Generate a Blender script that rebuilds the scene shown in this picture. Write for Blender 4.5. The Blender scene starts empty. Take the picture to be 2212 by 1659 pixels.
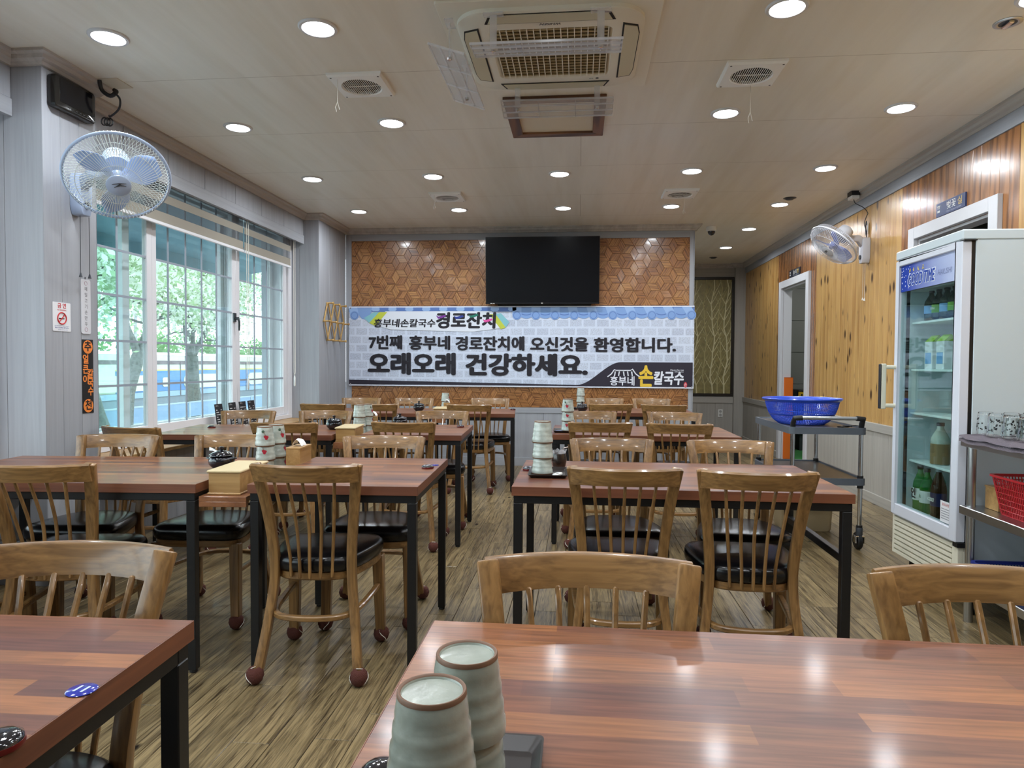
import bpy, bmesh, math, random
from mathutils import Vector, Matrix
R = random.Random(7)
SC = bpy.context.scene
COL = SC.collection
PI = math.pi

# ------------------------------------------------------------------ camera
def make_camera():
    yaw, pitch, roll, f = .09759, -.02917, .00579, 1475.0
    fw = Vector((-math.sin(yaw)*math.cos(pitch), math.cos(yaw)*math.cos(pitch), math.sin(pitch)))
    rt = Vector((math.cos(yaw), math.sin(yaw), 0)); up = rt.cross(fw)
    r2 = rt*math.cos(roll)+up*math.sin(roll); u2 = -rt*math.sin(roll)+up*math.cos(roll)
    cam = bpy.data.cameras.new('camera'); cam.sensor_width = 36; cam.lens = 36*f/2212
    cam.clip_start = .02; cam.clip_end = 300
    o = bpy.data.objects.new('camera', cam); COL.objects.link(o)
    m = Matrix((r2, u2, -fw)).transposed().to_4x4(); m.translation = (0, 0, 1.2)
    o.matrix_world = m; SC.camera = o
make_camera()

# ------------------------------------------------------------------ world, view, lamp levels
LAMP_W = 9.0            # watts of each ceiling downlight
SKY_STRENGTH = 4.8
w = bpy.data.worlds.new('sky'); SC.world = w; w.use_nodes = True
nt = w.node_tree; bg = nt.nodes['Background']
tc = nt.nodes.new('ShaderNodeTexCoord'); sep = nt.nodes.new('ShaderNodeSeparateXYZ')
cr = nt.nodes.new('ShaderNodeValToRGB')
cr.color_ramp.elements[0].position = .45; cr.color_ramp.elements[0].color = (.92, .97, 1, 1)
cr.color_ramp.elements[1].position = .9; cr.color_ramp.elements[1].color = (.70, .85, 1, 1)
mr = nt.nodes.new('ShaderNodeMapRange'); mr.inputs['From Min'].default_value = -1
nt.links.new(tc.outputs['Generated'], sep.inputs[0]); nt.links.new(sep.outputs['Z'], mr.inputs['Value'])
nt.links.new(mr.outputs[0], cr.inputs[0]); nt.links.new(cr.outputs[0], bg.inputs['Color'])
bg.inputs['Strength'].default_value = SKY_STRENGTH
vs = SC.view_settings
vs.view_transform = 'Standard'; vs.look = 'None'; vs.gamma = 1; vs.use_curve_mapping = False
vs.exposure = 0.08

# ------------------------------------------------------------------ helpers
def srgb(r, g, b):
    return tuple(((c/255)/12.92 if c/255 <= .04045 else ((c/255+.055)/1.055)**2.4) for c in (r, g, b))

class MB:
    """collects vertices and faces of one mesh"""
    def __init__(s): s.v = []; s.f = []
    def add(s, vs, fs, M=None):
        n = len(s.v)
        s.v += [tuple(M @ Vector(p)) if M is not None else tuple(p) for p in vs]
        s.f += [tuple(n+i for i in f) for f in fs]
        return s
    def box(s, x0, x1, y0, y1, z0, z1, M=None):
        return s.add([(x0,y0,z0),(x1,y0,z0),(x1,y1,z0),(x0,y1,z0),(x0,y0,z1),(x1,y0,z1),(x1,y1,z1),(x0,y1,z1)],
            [(0,3,2,1),(4,5,6,7),(0,1,5,4),(1,2,6,5),(2,3,7,6),(3,0,4,7)], M)
    def lathe(s, prof, n=24, M=None, caps=True):
        vs = []; fs = []
        for r, z in prof:
            for i in range(n):
                a = 2*PI*i/n; vs.append((r*math.cos(a), r*math.sin(a), z))
        for k in range(len(prof)-1):
            for i in range(n):
                j = (i+1) % n; fs.append((k*n+i, k*n+j, (k+1)*n+j, (k+1)*n+i))
        if caps:
            if prof[0][0] > 1e-6: fs.append(tuple(range(n-1, -1, -1)))
            if prof[-1][0] > 1e-6: fs.append(tuple((len(prof)-1)*n+i for i in range(n)))
        return s.add(vs, fs, M)
    def cyl(s, p0, p1, r, r1=None, n=14):
        return s.tube([p0, p1], [r, r if r1 is None else r1], n)
    def tube(s, pts, r, n=8, closed=False, caps=True):
        P = [Vector(p) for p in pts]; m = len(P); rs = r if isinstance(r, (list, tuple)) else [r]*m
        vs = []; fs = []; up = None
        for k in range(m):
            if closed: t = P[(k+1) % m]-P[k-1]
            else: t = P[min(k+1, m-1)]-P[max(k-1, 0)]
            t.normalize()
            if up is None:
                up = Vector((0, 0, 1)) if abs(t.z) < .9 else Vector((1, 0, 0))
            a = t.cross(up)
            if a.length < 1e-5: a = t.orthogonal()
            a.normalize(); b = a.cross(t); up = b
            for i in range(n):
                q = 2*PI*i/n; vs.append(P[k]+(a*math.cos(q)+b*math.sin(q))*rs[k])
        for k in range(m if closed else m-1):
            for i in range(n):
                j = (i+1) % n; k2 = (k+1) % m; fs.append((k*n+i, k*n+j, k2*n+j, k2*n+i))
        if caps and not closed: fs += [tuple(range(n-1, -1, -1)), tuple((m-1)*n+i for i in range(n))]
        return s.add(vs, fs)
    def strip(s, pts, sizes, side=(1, 0, 0), closed=False):
        """sweep a rectangle along pts; sizes = (width along side, depth) per point or one pair; side may be per point"""
        P = [Vector(p) for p in pts]; m = len(P); vs = []; fs = []
        for k in range(m):
            t = (P[(k+1) % m]-P[k-1]) if closed else P[min(k+1, m-1)]-P[max(k-1, 0)]
            t.normalize()
            sd = Vector(side[k] if isinstance(side[0], (tuple, list, Vector)) else side)
            a = sd-t*sd.dot(t); a.normalize(); b = t.cross(a)
            w_, d_ = sizes[k] if isinstance(sizes[0], (tuple, list)) else sizes
            for u, v in ((-1,-1),(1,-1),(1,1),(-1,1)): vs.append(P[k]+a*(u*w_/2)+b*(v*d_/2))
        for k in range(m if closed else m-1):
            k2 = (k+1) % m
            for i in range(4):
                j = (i+1) % 4; fs.append((k*4+i, k*4+j, k2*4+j, k2*4+i))
        if not closed: fs += [(3,2,1,0), tuple((m-1)*4+i for i in range(4))]
        return s.add(vs, fs)
    def prism(s, poly, z0, z1, M=None):
        n = len(poly)
        vs = [(x, y, z0) for x, y in poly]+[(x, y, z1) for x, y in poly]
        fs = [tuple(range(n-1, -1, -1)), tuple(range(n, 2*n))]+[(i, (i+1) % n, n+(i+1) % n, n+i) for i in range(n)]
        return s.add(vs, fs, M)
    def loft(s, rings, caps=True, M=None):
        n = len(rings[0]); vs = [p for r in rings for p in r]; fs = []
        for k in range(len(rings)-1):
            for i in range(n):
                j = (i+1) % n; fs.append((k*n+i, k*n+j, (k+1)*n+j, (k+1)*n+i))
        if caps: fs += [tuple(range(n-1, -1, -1)), tuple((len(rings)-1)*n+i for i in range(n))]
        return s.add(vs, fs, M)
    def sphere(s, c, r, n=16, m=10, sz=1.0):
        prof = [(max(r*math.sin(PI*k/m), 0), -r*sz*math.cos(PI*k/m)) for k in range(m+1)]
        return s.lathe(prof, n, Matrix.Translation(c))
    def mesh(s, name, bevel=0, smooth=None, seg=1):
        me = bpy.data.meshes.new(name); me.from_pydata(s.v, [], s.f)
        bm = bmesh.new(); bm.from_mesh(me)
        bmesh.ops.remove_doubles(bm, verts=bm.verts, dist=1e-6)
        bmesh.ops.recalc_face_normals(bm, faces=bm.faces)
        if bevel:
            ed = [e for e in bm.edges if len(e.link_faces) == 2 and e.calc_face_angle(0) > .5]
            bmesh.ops.bevel(bm, geom=ed, offset=bevel, segments=seg, affect='EDGES', profile=.5, clamp_overlap=True)
        bm.to_mesh(me); bm.free()
        if smooth is not None:
            me.polygons.foreach_set('use_smooth', [True]*len(me.polygons))
            me.set_sharp_from_angle(angle=math.radians(smooth))
        return me
    def build(s, name, m, parent=None, loc=None, bevel=0, smooth=None, seg=1):
        return obj(name, s.mesh(name, bevel, smooth, seg), m, parent, loc)

def obj(name, me, m, parent=None, loc=None, rot=None):
    o = bpy.data.objects.new(name, me); COL.objects.link(o)
    if m is not None and len(me.materials) == 0: me.materials.append(m)
    if parent is not None: o.parent = parent
    if loc is not None: o.location = loc
    if rot is not None: o.rotation_euler = rot
    return o
def thing(name, label, cat, loc=(0,0,0), rz=0, group=None):
    o = bpy.data.objects.new(name, None); COL.objects.link(o); o.empty_display_size = .1
    o.location = loc; o.rotation_euler = (0, 0, rz)
    return tag(o, label, cat, group)
def tag(o, label, cat, group=None):
    o['label'] = label; o['category'] = cat
    if group: o['group'] = group
    return o
def struct(o, label=None):
    o['kind'] = 'structure'
    if label: o['label'] = label
    return o
def dup(root, loc=None, rz=None, label=None, group=None, parent=None):
    c = root.copy(); COL.objects.link(c)
    if parent is not None: c.parent = parent
    if loc is not None: c.location = loc
    if rz is not None: c.rotation_euler = (0, 0, rz)
    if label: c['label'] = label
    if group: c['group'] = group
    for ch in list(root.children):
        dup(ch, parent=c)
    return c
def basis(loc, x, y):
    x = Vector(x).normalized(); y = Vector(y); z = x.cross(y).normalized(); y = z.cross(x)
    m = Matrix((x, y, z)).transposed().to_4x4(); m.translation = loc
    return m
FACE = {'-y': ((1,0,0),(0,0,1)), '+x': ((0,1,0),(0,0,1)), '-x': ((0,-1,0),(0,0,1)), '+z': ((1,0,0),(0,1,0)), '-z': ((-1,0,0),(0,1,0))}
_tx = {}
def embolden(me, d):
    """thicken flat lettering by a ring of shifted copies"""
    if d <= 0: return me
    V0 = [v.co.copy() for v in me.vertices]; F0 = [tuple(p.vertices) for p in me.polygons]; n = len(V0); V = []; F = []
    for k in range(9):
        a = 2*PI*k/8; dx, dy = (0, 0) if k == 8 else (d*math.cos(a)*1.15, d*math.sin(a)*.85)
        V += [(v.x+dx, v.y+dy, v.z+k*2e-4) for v in V0]; F += [tuple(i+k*n for i in f) for f in F0]
    m2 = bpy.data.meshes.new(me.name); m2.from_pydata(V, [], F); return m2
def text(body, size, m, parent, loc, face='-y', width=None, bold=0., align='CENTER', shear=0, name='lettering', local=True, extr=0, rot=0):
    key = (body, bold, align, shear, extr)
    if key not in _tx:
        cu = bpy.data.curves.new('t', 'FONT'); cu.body = body; cu.resolution_u = 3
        cu.align_x = align; cu.align_y = 'CENTER'; cu.shear = shear; cu.extrude = extr
        t = bpy.data.objects.new('t', cu); _tx[key] = embolden(bpy.data.meshes.new_from_object(t), bold)
        bpy.data.objects.remove(t); bpy.data.curves.remove(cu)
    me = _tx[key].copy(); me.name = name
    xs = [v.co.x for v in me.vertices] or [0, 1]
    sx = size if width is None else width/max(1e-6, max(xs)-min(xs))
    mid = (max(xs)+min(xs))/2 if align == 'CENTER' else 0
    me.transform(Matrix.Diagonal((sx, size, size, 1)) @ Matrix.Translation((-mid, 0, 0)))
    o = obj(name, me, m, parent)
    fx, fy = FACE[face] if isinstance(face, str) else face
    o.matrix_local = basis(loc, fx, fy) @ Matrix.Rotation(rot, 4, 'Z')
    return o

def catmull(pts, n=6, closed=False):
    P = [Vector(p) for p in pts]; m = len(P); out = []
    for i in range(m if closed else m-1):
        p0 = P[i-1] if (i > 0 or closed) else P[0]*2-P[1]
        p1 = P[i]; p2 = P[(i+1) % m]; p3 = P[(i+2) % m] if (closed or i+2 < m) else p2*2-p1
        for k in range(n):
            t = k/n
            out.append(.5*((2*p1)+(p2-p0)*t+(2*p0-5*p1+4*p2-p3)*t*t+(3*p1-p0-3*p2+p3)*t**3))
    if not closed: out.append(P[-1])
    return out
def rrect(x0, x1, y0, y1, r, n=5):
    out = []
    for cx, cy, a0 in ((x1-r, y1-r, 0), (x0+r, y1-r, 90), (x0+r, y0+r, 180), (x1-r, y0+r, 270)):
        for k in range(n+1):
            a = math.radians(a0+90*k/n); out.append((cx+r*math.cos(a), cy+r*math.sin(a)))
    return out
def circle(r, n=32, cx=0, cy=0):
    return [(cx+r*math.cos(2*PI*i/n), cy+r*math.sin(2*PI*i/n)) for i in range(n)]

# ------------------------------------------------------------------ materials
_m = {}
def mat(name, col, rough=.5, metal=0., coat=0., spec=.5, emit=None, estr=1., trans=0., alpha=1., ior=1.45, bump=0., bscale=40., var=0.):
    if name in _m: return _m[name]
    m = bpy.data.materials.new(name); m.use_nodes = True; b = m.node_tree.nodes['Principled BSDF']; L = m.node_tree.links; N = m.node_tree.nodes
    b.inputs['Base Color'].default_value = (*col, 1); b.inputs['Roughness'].default_value = rough
    b.inputs['Metallic'].default_value = metal; b.inputs['Coat Weight'].default_value = coat
    b.inputs['Coat Roughness'].default_value = .08
    b.inputs['Specular IOR Level'].default_value = spec; b.inputs['IOR'].default_value = ior
    b.inputs['Transmission Weight'].default_value = trans; b.inputs['Alpha'].default_value = alpha
    if emit: b.inputs['Emission Color'].default_value = (*emit, 1); b.inputs['Emission Strength'].default_value = estr
    if bump or var:
        t = N.new('ShaderNodeTexCoord'); n = N.new('ShaderNodeTexNoise'); n.inputs['Scale'].default_value = bscale; n.inputs['Detail'].default_value = 5
        L.new(t.outputs['Object'], n.inputs['Vector'])
        if bump:
            bp = N.new('ShaderNodeBump'); bp.inputs['Strength'].default_value = bump; bp.inputs['Distance'].default_value = .01
            L.new(n.outputs['Fac'], bp.inputs['Height']); L.new(bp.outputs[0], b.inputs['Normal'])
        if var:
            hs = N.new('ShaderNodeHueSaturation'); hs.inputs['Color'].default_value = (*col, 1)
            mr = N.new('ShaderNodeMapRange'); mr.inputs['To Min'].default_value = 1-var; mr.inputs['To Max'].default_value = 1+var
            mr.inputs['From Min'].default_value = .3; mr.inputs['From Max'].default_value = .7
            L.new(n.outputs['Fac'], mr.inputs['Value']); L.new(mr.outputs[0], hs.inputs['Value']); L.new(hs.outputs[0], b.inputs['Base Color'])
    _m[name] = m; return m

def wood(name, light, dark, axis='x', freq=60., stretch=.06, rough=.35, coat=0., bump=.15, objvar=.15, lo=.35, hi=.68, rings=0., ring_scale=6., knots=0., knot_scale=5., fine=.35, dist=1.2, island=False, plane='xy', coat_r=.1):
    """stretched grain; axis = grain direction in the object's own space"""
    if name in _m: return _m[name]
    m = bpy.data.materials.new(name); m.use_nodes = True; N = m.node_tree.nodes; L = m.node_tree.links; b = N['Principled BSDF']
    t = N.new('ShaderNodeTexCoord'); oi = N.new('ShaderNodeNewGeometry' if island else 'ShaderNodeObjectInfo'); rnd = oi.outputs['Random Per Island'] if island else oi.outputs['Random']
    off = N.new('ShaderNodeVectorMath'); off.operation = 'SCALE'; off.inputs[0].default_value = (37, 23, 51); L.new(rnd, off.inputs['Scale'])
    ad = N.new('ShaderNodeVectorMath'); L.new(t.outputs['Object'], ad.inputs[0]); L.new(off.outputs[0], ad.inputs[1])
    mp = N.new('ShaderNodeMapping'); sc = [1., 1., 1.]; sc['xyz'.index(axis)] = stretch; mp.inputs['Scale'].default_value = sc
    if island == 'turn':
        vr = N.new('ShaderNodeVectorRotate'); vr.rotation_type = 'Y_AXIS'; q = N.new('ShaderNodeMath'); q.operation = 'SNAP'; q.inputs[1].default_value = 2.0944; q0 = N.new('ShaderNodeMath'); q0.operation = 'MULTIPLY'; q0.inputs[1].default_value = 6.28
        L.new(rnd, q0.inputs[0]); L.new(q0.outputs[0], q.inputs[0]); L.new(q.outputs[0], vr.inputs['Angle']); L.new(ad.outputs[0], vr.inputs['Vector']); L.new(vr.outputs[0], mp.inputs['Vector'])
    else: L.new(ad.outputs[0], mp.inputs['Vector'])
    n1 = N.new('ShaderNodeTexNoise'); n1.inputs['Scale'].default_value = freq; n1.inputs['Detail'].default_value = 6; n1.inputs['Distortion'].default_value = dist
    L.new(mp.outputs[0], n1.inputs['Vector'])
    n2 = N.new('ShaderNodeTexNoise'); n2.inputs['Scale'].default_value = freq*.22; n2.inputs['Detail'].default_value = 3; n2.inputs['Distortion'].default_value = dist
    L.new(mp.outputs[0], n2.inputs['Vector'])
    mx = N.new('ShaderNodeMix'); mx.data_type = 'FLOAT'; mx.inputs[0].default_value = 1-fine
    L.new(n1.outputs['Fac'], mx.inputs[2]); L.new(n2.outputs['Fac'], mx.inputs[3]); fac = mx.outputs[0]
    if rings:
        wv = N.new('ShaderNodeTexWave'); wv.wave_type = 'BANDS'; wv.bands_direction = 'DIAGONAL'
        wv.inputs['Scale'].default_value = ring_scale; wv.inputs['Distortion'].default_value = 9; wv.inputs['Detail'].default_value = 3; wv.inputs['Detail Scale'].default_value = 1.2
        L.new(mp.outputs[0], wv.inputs['Vector'])
        m2 = N.new('ShaderNodeMix'); m2.data_type = 'FLOAT'; m2.inputs[0].default_value = rings
        L.new(fac, m2.inputs[2]); L.new(wv.outputs['Fac'], m2.inputs[3]); fac = m2.outputs[0]
    rp = N.new('ShaderNodeValToRGB'); rp.color_ramp.elements[0].position = lo; rp.color_ramp.elements[0].color = (*dark, 1)
    rp.color_ramp.elements[1].position = hi; rp.color_ramp.elements[1].color = (*light, 1); L.new(fac, rp.inputs[0]); col = rp.outputs[0]
    if knots:
        sx_ = N.new('ShaderNodeSeparateXYZ'); cx_ = N.new('ShaderNodeCombineXYZ'); L.new(ad.outputs[0], sx_.inputs[0])
        for i_, c_ in enumerate(plane): L.new(sx_.outputs[c_.upper()], cx_.inputs[i_])
        mk = N.new('ShaderNodeMapping'); mk.inputs['Scale'].default_value = (.45 if plane[0] == axis else 1, .45 if plane[1] == axis else 1, 1)
        L.new(cx_.outputs[0], mk.inputs['Vector'])
        vo = N.new('ShaderNodeTexVoronoi'); vo.voronoi_dimensions = '2D'; vo.inputs['Scale'].default_value = knot_scale; L.new(mk.outputs[0], vo.inputs['Vector'])
        kn = N.new('ShaderNodeTexNoise'); kn.inputs['Scale'].default_value = 1.6; L.new(cx_.outputs[0], kn.inputs['Vector']); kq = N.new('ShaderNodeMapRange'); kq.inputs['From Min'].default_value = .42; kq.inputs['From Max'].default_value = .55; kq.inputs['To Min'].default_value = .22; kq.inputs['To Max'].default_value = 0; L.new(kn.outputs['Fac'], kq.inputs['Value']); ka = N.new('ShaderNodeMath'); L.new(vo.outputs['Distance'], ka.inputs[0]); L.new(kq.outputs[0], ka.inputs[1])
        kr = N.new('ShaderNodeValToRGB'); kr.color_ramp.elements[0].position = .05*knots; kr.color_ramp.elements[0].color = (1, 1, 1, 1)
        kr.color_ramp.elements[1].position = .11*knots; kr.color_ramp.elements[1].color = (0, 0, 0, 1); L.new(ka.outputs[0], kr.inputs[0])
        km = N.new('ShaderNodeMix'); km.data_type = 'RGBA'; L.new(kr.outputs[0], km.inputs[0]); L.new(col, km.inputs[6]); km.inputs[7].default_value = (dark[0]*.18, dark[1]*.15, dark[2]*.13, 1); col = km.outputs[2]
    if objvar:
        hs = N.new('ShaderNodeHueSaturation'); mr = N.new('ShaderNodeMapRange'); mr.inputs['To Min'].default_value = 1-objvar; mr.inputs['To Max'].default_value = 1+objvar
        L.new(rnd, mr.inputs['Value']); L.new(mr.outputs[0], hs.inputs['Value']); L.new(col, hs.inputs['Color']); col = hs.outputs[0]
    L.new(col, b.inputs['Base Color']); b.inputs['Roughness'].default_value = rough; b.inputs['Coat Weight'].default_value = coat; b.inputs['Coat Roughness'].default_value = coat_r
    if bump:
        bp = N.new('ShaderNodeBump'); bp.inputs['Strength'].default_value = bump; bp.inputs['Distance'].default_value = .004
        L.new(fac, bp.inputs['Height']); L.new(bp.outputs[0], b.inputs['Normal'])
    _m[name] = m; return m

def staves_mat():
    m = bpy.data.materials.new('tabletop_laminate'); m.use_nodes = True; N = m.node_tree.nodes; L = m.node_tree.links; b = N['Principled BSDF']
    t = N.new('ShaderNodeTexCoord'); oi = N.new('ShaderNodeObjectInfo')
    off = N.new('ShaderNodeVectorMath'); off.operation = 'SCALE'; off.inputs[0].default_value = (9, 13, 0); L.new(oi.outputs['Random'], off.inputs['Scale'])
    ad = N.new('ShaderNodeVectorMath'); L.new(t.outputs['Object'], ad.inputs[0]); L.new(off.outputs[0], ad.inputs[1])
    def bricks(wd, ht, c1, c2, off_=.37):
        k = N.new('ShaderNodeTexBrick'); k.offset = off_; k.inputs['Scale'].default_value = 1; k.inputs['Brick Width'].default_value = wd; k.inputs['Row Height'].default_value = ht
        k.inputs['Mortar Size'].default_value = 0; k.inputs['Color1'].default_value = (*c1, 1); k.inputs['Color2'].default_value = (*c2, 1)
        L.new(ad.outputs[0], k.inputs['Vector']); return k
    k1 = bricks(.41, .047, srgb(164, 108, 62), srgb(80, 48, 45))
    k2 = bricks(.53, .047, srgb(132, 78, 56), srgb(100, 62, 54), .61)
    mx = N.new('ShaderNodeMix'); mx.data_type = 'RGBA'; mx.inputs[0].default_value = .4; L.new(k1.outputs[0], mx.inputs[6]); L.new(k2.outputs[0], mx.inputs[7])
    mp = N.new('ShaderNodeMapping'); mp.inputs['Scale'].default_value = (.06, 1, 1); L.new(ad.outputs[0], mp.inputs[0])
    n = N.new('ShaderNodeTexNoise'); n.inputs['Scale'].default_value = 110; n.inputs['Detail'].default_value = 6; n.inputs['Distortion'].default_value = .6; L.new(mp.outputs[0], n.inputs['Vector'])
    mr = N.new('ShaderNodeMapRange'); mr.inputs['From Min'].default_value = .3; mr.inputs['From Max'].default_value = .7; mr.inputs['To Min'].default_value = .60; mr.inputs['To Max'].default_value = 1.15
    L.new(n.outputs['Fac'], mr.inputs['Value'])
    hs = N.new('ShaderNodeHueSaturation'); L.new(mr.outputs[0], hs.inputs['Value']); L.new(mx.outputs[2], hs.inputs['Color'])
    L.new(hs.outputs[0], b.inputs['Base Color']); b.inputs['Roughness'].default_value = .34; b.inputs['Specular IOR Level'].default_value = .4; b.inputs['Coat Weight'].default_value = .14; b.inputs['Coat Roughness'].default_value = .12
    return m

def glass_mat(name, tint=(1, 1, 1), rough=0., refl=1.0):
    if name in _m: return _m[name]
    m = bpy.data.materials.new(name); m.use_nodes = True; N = m.node_tree.nodes; L = m.node_tree.links
    for n in list(N): N.remove(n)
    out = N.new('ShaderNodeOutputMaterial'); mix = N.new('ShaderNodeMixShader'); tr = N.new('ShaderNodeBsdfTransparent'); gl = N.new('ShaderNodeBsdfGlossy')
    tr.inputs['Color'].default_value = (*tint, 1); gl.inputs['Roughness'].default_value = rough
    lw = N.new('ShaderNodeLayerWeight'); lw.inputs['Blend'].default_value = .5; fr = N.new('ShaderNodeMath'); fr.operation = 'POWER'; fr.inputs[1].default_value = 4.5
    L.new(lw.outputs['Facing'], fr.inputs[0]); mu = N.new('ShaderNodeMath'); mu.operation = 'MULTIPLY_ADD'; mu.inputs[1].default_value = .8*refl; mu.inputs[2].default_value = .035*refl; mu.use_clamp = True
    L.new(fr.outputs[0], mu.inputs[0]); L.new(mu.outputs[0], mix.inputs[0]); L.new(tr.outputs[0], mix.inputs[1]); L.new(gl.outputs[0], mix.inputs[2]); L.new(mix.outputs[0], out.inputs['Surface'])
    _m[name] = m; return m

CHAIR_L, CHAIR_D = srgb(152, 114, 68), srgb(92, 64, 34)
M_wood_v = wood('chair_oak_upright', CHAIR_L, CHAIR_D, 'z', 95, .028, .34, .3, .08, .05, lo=.32, hi=.64, fine=.6, dist=.5)
M_wood_h = wood('chair_oak_rail', CHAIR_L, CHAIR_D, 'x', 95, .028, .34, .3, .08, .05, lo=.32, hi=.64, fine=.6, dist=.5)
M_vinyl = mat('black_vinyl', (.004, .004, .005), .24, spec=.5, bump=.02, bscale=9)
M_ball = mat('brown_felt', srgb(86, 46, 38), .95, bump=.5, bscale=250)
M_white = mat('white_plastic', srgb(226, 226, 222), .4)
M_seam = mat('white_rubber', srgb(225, 220, 210), .7)
M_steel_black = mat('black_powder_coat', (.008, .008, .009), .38)
M_top = staves_mat()
M_wall = wood('whitewashed_panel', srgb(163, 166, 172), srgb(148, 151, 157), 'z', 40, .04, .6, 0, .12, .02, lo=.3, hi=.6, dist=2.)
M_wallx = wood('whitewashed_panel_level', srgb(163, 166, 172), srgb(148, 151, 157), 'x', 40, .04, .6, 0, .12, .02, lo=.3, hi=.6, dist=2.)
M_wally = wood('whitewashed_panel_deep', srgb(163, 166, 172), srgb(148, 151, 157), 'y', 40, .04, .6, 0, .12, .02, lo=.3, hi=.6, dist=2.)
M_warm = wood('warm_grey_wainscot', srgb(172, 168, 160), srgb(156, 152, 144), 'z', 40, .04, .6, 0, .12, .02, lo=.3, hi=.6, dist=2.)
M_warmy = wood('warm_grey_wainscot_deep', srgb(172, 168, 160), srgb(156, 152, 144), 'y', 40, .04, .6, 0, .12, .02, lo=.3, hi=.6, dist=2.)
M_warmx = wood('warm_grey_wainscot_level', srgb(172, 168, 160), srgb(156, 152, 144), 'x', 40, .04, .6, 0, .12, .02, lo=.3, hi=.6, dist=2.)
M_gap = mat('dark_joint', srgb(70, 62, 55), .8)
M_crown = wood('crown_moulding', srgb(196, 190, 182), srgb(168, 160, 152), 'y', 30, .04, .55, 0, .05, .02)
M_crownx = wood('crown_moulding_level', srgb(196, 190, 182), srgb(168, 160, 152), 'x', 30, .04, .55, 0, .05, .02)
M_chrome = mat('chrome', (.75, .76, .78), .15, 1.)
M_stain = mat('stainless_steel', (.52, .53, .54), .3, 1.)
M_black = mat('black_plastic', (.012, .012, .013), .4)
M_darkgrey = mat('dark_grey_plastic', srgb(62, 66, 72), .45)
M_bamboo = wood('bamboo', srgb(188, 150, 96), srgb(146, 108, 60), 'x', 60, .05, .4, .1, .04, .04)
M_pvc = mat('window_pvc', srgb(222, 222, 226), .35)
M_frameW = mat('painted_frame', srgb(205, 205, 208), .5, bump=.08, bscale=30)
# ------------------------------------------------------------------ room shell
CZ = 2.80
def slab(name, x0, x1, y0, y1, z0, z1, m, label=None, parent=None, bevel=0):
    o = MB().box(x0, x1, y0, y1, z0, z1).build(name, m, parent, bevel=bevel)
    return struct(o, label) if parent is None else o
_bx = {}
def board(parent, x0, x1, y0, y1, z0, z1, m, name='board', bevel=.0015):
    """one board; boards of one size share a mesh"""
    k = (round(x1-x0, 4), round(y1-y0, 4), round(z1-z0, 4), m.name, bevel)
    if k not in _bx:
        a, b, c = (x1-x0)/2, (y1-y0)/2, (z1-z0)/2
        me = MB().box(-a, a, -b, b, -c, c).mesh(name, bevel); me.materials.append(m); _bx[k] = me
    return obj(name, _bx[k], None, parent, ((x0+x1)/2, (y0+y1)/2, (z0+z1)/2))

# floor: printed-oak planks laid along the room
FLOOR_ARGS = dict(lo=.36, hi=.58, knots=.45, knot_scale=3.0, fine=.6, dist=2.2)
M_floor = wood('oak_vinyl_plank', srgb(142, 123, 88), srgb(60, 48, 31), 'y', 88, .045, .34, .12, .25, .14, **FLOOR_ARGS)
floor = slab('floor', -3.2, 2.72, -3.1, 11.3, -.06, -.0045, M_gap, 'oak plank vinyl floor')
PW, PLN = .126, .94
planks = []
nx = int(5.7/PW)+1
for i in range(nx):
    x0 = -3.1+i*PW; y = -.2-R.random()*PLN
    while y < 11.2:
        planks.append((x0, min(x0+PW, 2.62), y, min(y+PLN, 11.2))); y += PLN
def plank_score(p):
    cx, cy = (p[0]+p[1])/2, (p[2]+p[3])/2
    if cy < 1.6 or abs(cx+.097*cy) > .78*cy: return 0
    return 1/cy**2*(1.6 if -.75 < cx < -.1 or 1.0 < cx < 1.9 else 1)
planks.sort(key=plank_score, reverse=True)
rest = MB()
for k, p in enumerate(planks):
    x0, x1, y0, y1 = p[0]+.0012, p[1]-.0012, p[2]+.0011, p[3]-.0011
    if k < 290: board(floor, x0, x1, y0, y1, -.0045, 0, M_floor, 'plank', .0012)
    else: rest.box(x0, x1, y0, y1, -.0045, 0)
ro = rest.build('plank', wood('oak_vinyl_plank_rest', srgb(142, 123, 88), srgb(60, 48, 31), 'y', 88, .045, .34, .12, .25, .14, island=True, **FLOOR_ARGS), floor); ro['kind'] = 'stuff'

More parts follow.
